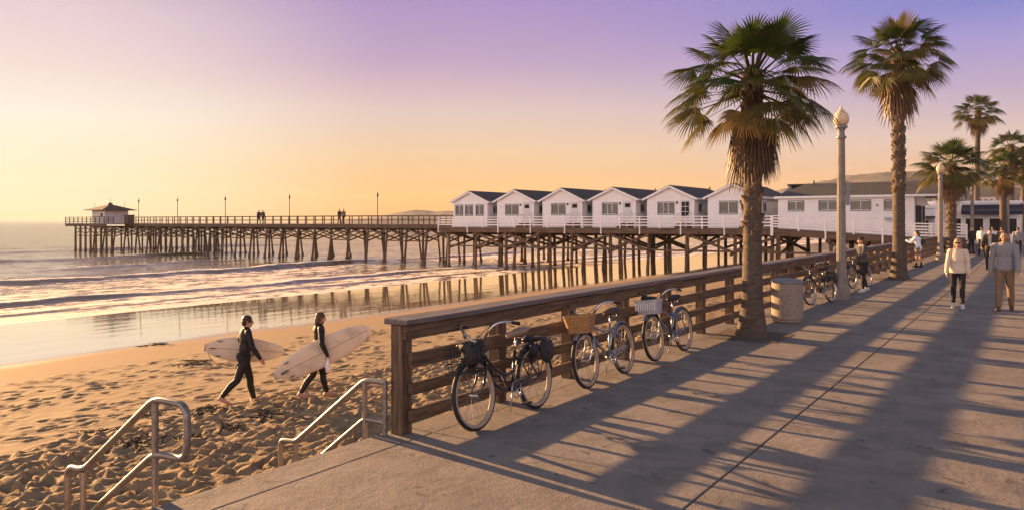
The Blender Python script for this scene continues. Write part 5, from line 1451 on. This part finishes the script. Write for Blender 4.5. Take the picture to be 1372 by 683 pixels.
# woman by the railing holding a bicycle
J = skeleton(1.58, True, (6, 4, .02, 0), (-10, 14, .02, 10), (22, 14, 60), (-42, 26, 18), -35, 4, 3)
t = person('woman in a black cap and dark jacket by the railing, one hand on a bicycle', (-4.17, 24.6, 0), (-.72, -.69), J)
k = J['k']; Jc = J
garment(t, 'leggings', 'black_cloth', J, .008, True, '', 'LR', .92, lambda c: c.z > 1.0 * k)
garment(t, 'skirt', 'black_cloth', J, .02, False, extra=lambda b: (b.ell(Jc['hip'], (.20 * k, .155 * k, .16 * k)), b.capsule(Jc['hip'] + V3(0, 0, -.05), .17 * k, Jc['hip'] + V3(0, 0, -.26), .185 * k)), cut=lambda c: c.z < .60 * k)
garment(t, 'jacket', 'charcoal_cloth', J, .026, True, 'LR', '', hem=.86 * k, neck=1.47 * k, extra=lambda b: (b.ell(Jc['hip'] + V3(0, 0, .06), (.20 * k, .155 * k, .17 * k)),))
shoes(t, 'white_shoe', J)
hair(t, 'hair_brown', J, [('e', (0, .02, .03), (.082, .1, .085)), ('k', (0, .09, -.01), .04, (0, .13, -.14), .03)])
b = MB(); hair_into(b, J, [('e', (0, .018, .062), (.086, .102, .072))]); cp = remesh(b, 'cap', M['black_cloth'], .0085, 2, t)
b = MB(); Mh = headM(J); q = MB(); q.ell((0, -.115 * k, .05 * k), (.066 * k, .06 * k, .010 * k)); b.add([Mh @ Vector(v) for v in q.v], q.f); b.build('peak', M['black_cloth'], cp, True)
# person in white leaning on the railing
J = skeleton(1.60, True, (5, 3, .015, 0), (-3, 5, .015, 0), (38, 16, 70), (40, 14, 74), 0, 6, 5)
t = person('long-haired woman in a white hooded top looking out from the railing', (-4.32, 39.2, 0), (-.93, .36), J, vox=.011)
k = J['k']; Jw = J
garment(t, 'hooded_top', 'white_cloth', J, .03, True, 'LR', '', hem=.80 * k, neck=1.48 * k, vox=.011, extra=lambda b: (b.ell(Jw['hip'] + V3(0, 0, 0), (.20 * k, .16 * k, .20 * k)), b.ell(Jw['neck'] + V3(0, .08, -.03), (.1, .06, .07))))
garment(t, 'shorts', 'tan_cloth', J, .014, True, '', 'LR', .1, lambda c: c.z > .95 * k or c.z < .62 * k, vox=.011)
shoes(t, 'black_cloth', J, .011, .12)
hair(t, 'hair_dark', J, LONG, .011)
b = MB(); b.ell((-.17, .10, 1.12), (.07, .12, .13)); b.tube([(-.17, .1, 1.2), (-.05, .12, 1.36), (.12, .02, 1.37)], .012, 6)
bg_ = remesh(b, 'shoulder_bag', M['bag_black'], .011, 2); bg_.matrix_world = t.matrix_basis.copy(); tag(bg_, 'dark shoulder bag worn by the woman in the white hooded top', 'bag')
# man in a dark vest
J = skeleton(1.73, False, (12, 4, .02, 0), (-8, 14, .02, 8), (-8, 16, 30), (12, 16, 30), 0, 6, 2)
t = person('man in a dark vest over a pale shirt walking behind the pair in sweaters', (-1.55, 38.6, 0), (0, -1), J, vox=.011)
k = J['k']; Jv = J
garment(t, 'trousers', 'black_cloth', J, .014, True, '', 'LR', .96, lambda c: c.z > 1.02 * k, vox=.011)
garment(t, 'shirt', 'stucco', J, .014, True, '', '', cut=lambda c: c.z < .96 * k or (c.z > 1.46 * k and abs(c.x) < .07), vox=.011)
garment(t, 'vest', 'vest_cloth', J, .030, True, 'LR', '', cut=lambda c: (c.z < .88 * k and abs(c.x) < .22) or (abs(c.x) < .055 and c.y < -.03) or (c.z > 1.46 * k and abs(c.x) < .07), vox=.011)
shoes(t, 'black_cloth', J, .011)
hair(t, 'hair_dark', J, SHORT, .011)
# the far strollers
def far_person(label, loc, face, top, bottom, hairm='hair_dark', H=1.72, fem=False, pose=0, grp=None, vox=.016):
    P = [((10, 4, .02, 0), (-9, 12, .02, 8), (-10, 10, 14), (10, 10, 14)), ((3, 2), (-2, 4), (2, 9, 10), (2, 9, 10)), ((-9, 10, .02, 6), (12, 4, .02, 0), (10, 9, 16), (-8, 9, 12))][pose]
    J = skeleton(H, fem, *P); t = person(label, loc, face, J, vox=vox, grp=grp); k = J['k']
    garment(t, 'trousers', bottom, J, .016, True, '', 'LR', .97, lambda c: c.z > 1.02 * k, vox=vox)
    garment(t, 'top', top, J, .024, True, 'LR', '', hem=.88 * k, neck=1.475 * k, vox=vox)
    shoes(t, 'black_cloth', J, vox); hair(t, hairm, J, SHORT if not fem else LONG, vox)
    return t
far_person('distant stroller in a grey top and dark trousers seen from behind', (-.75, 52.3, 0), (.1, 1), 'grey_knit', 'black_cloth', pose=0)
far_person('stroller in a white shirt on the side nearer the lamp, far down the promenade', (-2.6, 54.5, 0), (.2, 1), 'white_cloth', 'black_cloth', pose=2)
far_person('stroller in a white shirt walking beside the one in black, far down the promenade', (-2.05, 54.9, 0), (-.1, 1), 'white_cloth', 'black_cloth', pose=0)
far_person('stroller dressed all in black beside the two in white shirts', (-1.55, 53.6, 0), (0, 1), 'black_cloth', 'black_cloth', pose=2)
far_person('dark figure standing in the shade beside the far lamp base', (-3.35, 58.2, 0), (.6, -.8), 'black_cloth', 'black_cloth', pose=1)
far_person('stroller on the pier leading the pair nearer the hut', (at_y(347, PY + 5.2), PY + 5.2, NZ), (-1, .1), 'charcoal_cloth', 'black_cloth', pose=0, vox=.03)
far_person('stroller on the pier following the pair nearer the hut', (at_y(352.5, PY + 5.4), PY + 5.4, NZ), (-1, 0), 'charcoal_cloth', 'black_cloth', pose=2, vox=.03)
far_person('stroller on the pier leading the pair nearer the cottages', (at_y(455, PY + 5.2), PY + 5.2, NZ), (-1, .1), 'vest_cloth', 'black_cloth', pose=0, vox=.03)
far_person('stroller on the pier following the pair nearer the cottages', (at_y(460.5, PY + 5.4), PY + 5.4, NZ), (-1, 0), 'tan_cloth', 'black_cloth', pose=2, vox=.03)

# ------------------------------------------------------------------ surfers
def outline(L, W, nose, tail, n=26):
    """half-outline of a surfboard from tail (0) to nose (1)"""
    P = []
    for i in range(n + 1):
        f = i / n
        wv = W / 2 * (1 - abs((f - .47) / (.47 if f < .47 else .53)) ** (tail if f < .47 else nose)) ** .62
        if f == 0: wv = W * .5 * (.30 if tail < 2.6 else .2)
        P.append((f * L - L / 2, max(wv, .004 if f > .99 else .02)))
    return P
def surfboard(label, mat, L, W, nose, tail, Mw, fins):
    t = thing('surfboard', label, 'surfboard'); t.matrix_world = Mw
    P = outline(L, W, nose, tail); b = MB(); nn = len(P); prof = [(-1, 0), (-.96, .018), (-.75, .031), (0, .036), (.75, .031), (.96, .018), (1, 0), (.96, -.016), (.75, -.024), (0, -.027), (-.75, -.024), (-.96, -.016)]
    for x, wv in P:
        f = (x + L / 2) / L; thk = min(1, .25 + 2.2 * min(f, 1 - f)); rk = .10 * max(0, f - .55) ** 2 * 2.2 + .03 * max(0, .2 - f)
        for a, z in prof: b.v.append((x, a * wv, z * thk + rk))
    m_ = len(prof)
    for i in range(nn - 1):
        for j in range(m_): b.f.append((i * m_ + j, i * m_ + (j + 1) % m_, (i + 1) * m_ + (j + 1) % m_, (i + 1) * m_ + j))
    b.f.append(tuple(range(m_))); b.f.append(tuple((nn - 1) * m_ + j for j in range(m_))[::-1])
    b.build('board', M[mat], t, True)
    b = MB(); z_ = -.0285                                             # the stringer down the middle of the bottom
    Q = []
    for x, wv in P[2:-1]:
        f = (x + L / 2) / L; thk = min(1, .25 + 2.2 * min(f, 1 - f)); rk = .10 * max(0, f - .55) ** 2 * 2.2 + .03 * max(0, .2 - f)
        Q.append((x, -.004, z_ * thk + rk - .001)); Q.append((x, .004, z_ * thk + rk - .001))
    b.add(Q, [(2 * i, 2 * i + 1, 2 * i + 3, 2 * i + 2) for i in range(len(Q) // 2 - 1)]); b.build('stringer', M['stringer'], t)
    for fx, fy, fl, fh in fins:
        b = MB(); b.add([(fx - fl / 2, fy - .006, -.02), (fx + fl / 2, fy - .006, -.02), (fx - fl * .1, fy - .003, -.02 - fh), (fx - fl * .55, fy - .003, -.02 - fh * .95),
                         (fx - fl / 2, fy + .006, -.02), (fx + fl / 2, fy + .006, -.02), (fx - fl * .1, fy + .003, -.02 - fh), (fx - fl * .55, fy + .003, -.02 - fh * .95)],
                        [(0, 1, 2, 3), (7, 6, 5, 4), (0, 4, 5, 1), (1, 5, 6, 2), (2, 6, 7, 3), (3, 7, 4, 0)])
        b.build('fin', M['fin_dark'], t)
    return t
Fv = Vector((-.558, .83, 0)); Rv = Vector((.83, .558, 0)); UP = Vector((0, 0, 1))
def ground(x, y):
    ok, p, nn, fi = bpy.data.objects['beach_sand'].ray_cast(Vector((x, y, 50)), Vector((0, 0, -1))); return p.z if ok else sand_z(x)
def surfer(label, x, y, face, J, logo=True, hairp=None, hairm='hair_brown'):
    t = person(label, (x, y, ground(x, y) + .0), face, J, vox=.009)
    k = J['k']
    garment(t, 'wetsuit', 'wetsuit', J, .010, True, 'LR', 'LR', .93, vox=.009, sm=4, extra=lambda b: b.capsule(J['neck'] + V3(0, .012, -.02), .062 * k, J['neck'] + V3(0, .008, .03), .060 * k))
    if logo:
        b = MB(); b.add([(-.05, .166, 1.27 * k), (-.005, .17, 1.35 * k), (.03, .168, 1.30 * k), (-.01, .170, 1.315 * k)], [(0, 1, 3), (1, 2, 3)])
        s_ = b.build('back_emblem', M['sign_grey'], t)
        sw = s_.modifiers.new('w', 'SHRINKWRAP'); sw.target = t.children[-2] if t.children[-2].name.startswith('wetsuit') else [c for c in t.children if c.name.startswith('wetsuit')][0]; sw.wrap_method = 'NEAREST_SURFACEPOINT'; sw.wrap_mode = 'ABOVE_SURFACE'; sw.offset = .003
    hair(t, hairm, J, hairp or curly(3), .009)
    return t
# first: board under the far (left) arm, short board
walk = (Rv * math.cos(R(24)) + Fv * math.sin(R(24))).normalized()
J1 = skeleton(1.80, False, (16, 6, .015, -6), (-20, 24, .015, 26), {'e': V3(.12, .10, -.24), 'w': V3(.02, -.10, -.40), 'f': V3(-.3, -.5, -.8)}, (16, 12, 16), -8, 4, 4, 6)
S1 = Vector((-13.35, 9.95, 0)) + Rv * .12
surfer('short-haired surfer in a black wetsuit with a short pointed board under the far arm', S1.x, S1.y, (walk.x, walk.y), J1, True, curly(3, .03), 'hair_dark')
g1 = ground(S1.x, S1.y)
def board_matrix(center, axis, normal):
    x = axis.normalized(); z = (normal - x * normal.dot(x)).normalized(); y = z.cross(x)
    Mx = Matrix((x, y, z)).transposed().to_4x4(); Mx.translation = center; return Mx
leftdir = Vector((-walk.y, walk.x, 0))                     # the walker's own left, away from us
nose1 = (walk + UP * -.13).normalized()
surfboard('short white surfboard with a pointed nose carried under the arm of the short-haired surfer', 'board_white', 1.60, .49, 2.0, 2.3,
          board_matrix(S1 + Vector((0, 0, g1 + 1.06)) + leftdir * .27 + walk * .05, nose1, leftdir), [(-.64, 0, .11, .10), (-.52, .15, .11, .09), (-.52, -.15, .11, .09)])
# leash hanging from its tail
tail = S1 + Vector((0, 0, g1 + 1.08)) + leftdir * .25 - walk * .68
b = MB(); L_ = [tail + Vector((0, 0, -.02)), tail + walk * .06 + UP * -.16, tail + walk * .22 + UP * -.31, tail + walk * .40 + UP * -.385, tail + walk * .55 + UP * -.37]
b.tube(fillet(L_, .12, 4), .006, 6)
o = L_[-1] + walk * .05 + UP * .0
b.tube([o + walk * .055 * math.cos(a * .35) + UP * (.085 * math.sin(a * .35)) + leftdir * -.012 * math.sin(a) for a in range(34)], .013, 7)
lo_ = b.build('surf_leash', M['rubber'], None, True); tag(lo_, 'dark leash hanging looped from the tail of the short surfboard', 'leash')
# second: longboard clasped on the near (right) side
J2 = skeleton(1.77, False, (17, 6, .015, -4), (-16, 20, .015, 20), (-8, 10, 14), {'e': V3(-.21, .02, -.25), 'w': V3(-.20, -.09, -.49), 'f': V3(.35, -.15, -.9)}, 4, 5, 4, 0)
S2 = S1 + Rv * 1.40 + Fv * .32
surfer('surfer with shoulder-length brown hair in a black wetsuit clasping a longboard', S2.x, S2.y, (walk.x, walk.y), J2, True, curly(9, .12) + [('k', (0, .07, .0), .06, (0, .085, -.13), .045)], 'hair_brown')
g2 = ground(S2.x, S2.y)
nose2 = (walk * .90 + UP * .39).normalized()
surfboard('long pale surfboard with a rounded nose and smudges clasped by the long-haired surfer', 'board_longboard', 2.14, .58, 2.7, 2.2,
          board_matrix(S2 + Vector((0, 0, g2 + .98)) - leftdir * .255 + walk * .08, nose2, leftdir), [(-.84, 0, .17, .16), (-.74, .15, .09, .06), (-.74, -.15, .09, .06)])
rk = Matrix.Rotation(math.atan2(walk.x, -walk.y), 4, 'Z')
hand2 = S2 + Vector((0, 0, g2)) + rk @ (J2['wriR'] + J2['fingR'].normalized() * .10)
b = MB(); b.ell((0, 0, -.13), (.055, .04, .095), (0, .2, 0)); b.capsule((0, 0, -.05), .03, (.01, 0, .03), .018); b.ell((.02, .01, -.20), (.05, .04, .04))
bo_ = remesh(b, 'rolled_towel', M['white_cloth'], .008, 3); bo_.location = hand2; tag(bo_, 'small whitish bundle hanging from the hand that clasps the longboard', 'towel')

# ------------------------------------------------------------------ bicycles
bike((-4.53, 6.70, 0), 'black step-through cruiser bicycle with a stuffed front basket, nearest the end of the railing', 'bike_black', True, 'whitewall', 'saddle_tan', 'bag', True, 'bike_black')
bike((-4.56, 9.02, 0), 'silver bicycle with a brown wicker front basket, between the two other leaning bicycles', 'bike_silver', False, 'whitewall', 'saddle_brown', 'wicker', False, 'bike_silver', R(1.5))
bike((-4.60, 11.22, 0), 'blue-grey bicycle with a white front basket, closest to the nearest palm', 'bike_blue', False, 'whitewall', 'saddle_black', 'white', False, 'bike_blue', R(-1))
bike((-4.42, 20.5, 0), 'black bicycle parked between the concrete bin and the nearest street lamp', 'bike_black', False, 'alu', 'saddle_black', None, True, 'bike_black', R(-14))
bike((-4.48, 26.2, 0), 'dark bicycle held at its saddle by the woman in the black cap', 'bike_black', True, 'alu', 'saddle_black', None, False, 'bike_black', R(-14), 5.5)

# ------------------------------------------------------------------ kelp and stones on the sand
def kelp(x, y, n, L, label, seed, wide=1.0):
    r_ = random.Random(seed); b = MB()
    for i in range(n):
        a = r_.gauss(.35, .5); px = x + r_.gauss(0, L * .35); py = y + r_.gauss(0, .10 * wide); pts = []; z = ground(px, py)
        for k in range(7):
            px += math.cos(a) * L * .16; py += math.sin(a) * L * .16; a += r_.gauss(0, .5)
            pts.append((px - x, py - y, ground(px, py) + r_.uniform(.002, .03)))
        rr = r_.uniform(.006, .015); b.tube(pts, [rr * q for q in (.4, 1, 1.2, 1, 1.1, .8, .3)], 5)
    o = b.build('kelp_clump', M['kelp'], None, True); o.location = (x, y, 0); tag(o, label, 'seaweed', 'seaweed washed up on the beach')
def sand_at(px, py, z=-1.6):
    for _ in range(6):
        Zd = (2.05 - z) * 1041 / (py - 297); u = (px - 686) / 1041
        x = (-.558 + .83 * u) * Zd; y = (.83 + .558 * u) * Zd; z = sand_z(x)
    return x, y
for i, (px, py, n, L, lb) in enumerate(((262, 553, 34, .55, 'large dark seaweed heap behind the looped handrail'), (196, 556, 10, .3, 'small seaweed tuft near the large dark heap'), (238, 590, 22, .4, 'ragged seaweed strand just above the looped handrail end'),
        (170, 598, 30, .5, 'seaweed pile in the trodden sand near the handrail'), (206, 461, 14, .5, 'lone seaweed strip on the wet sand'), (245, 487, 20, .7, 'seaweed strip where the wet sand ends, next to the short board'),
        (345, 560, 22, .5, 'flat seaweed patch below the feet of the short-haired surfer'), (296, 578, 16, .4, 'seaweed lump between the handrail and the surfer'), (545, 483, 14, .45, 'dark seaweed beside the end post of the railing'),
        (120, 577, 12, .3, 'thin seaweed shreds out on the trodden sand'))):
    x, y = sand_at(px, py); kelp(x, y, n, L, lb, i + 5)
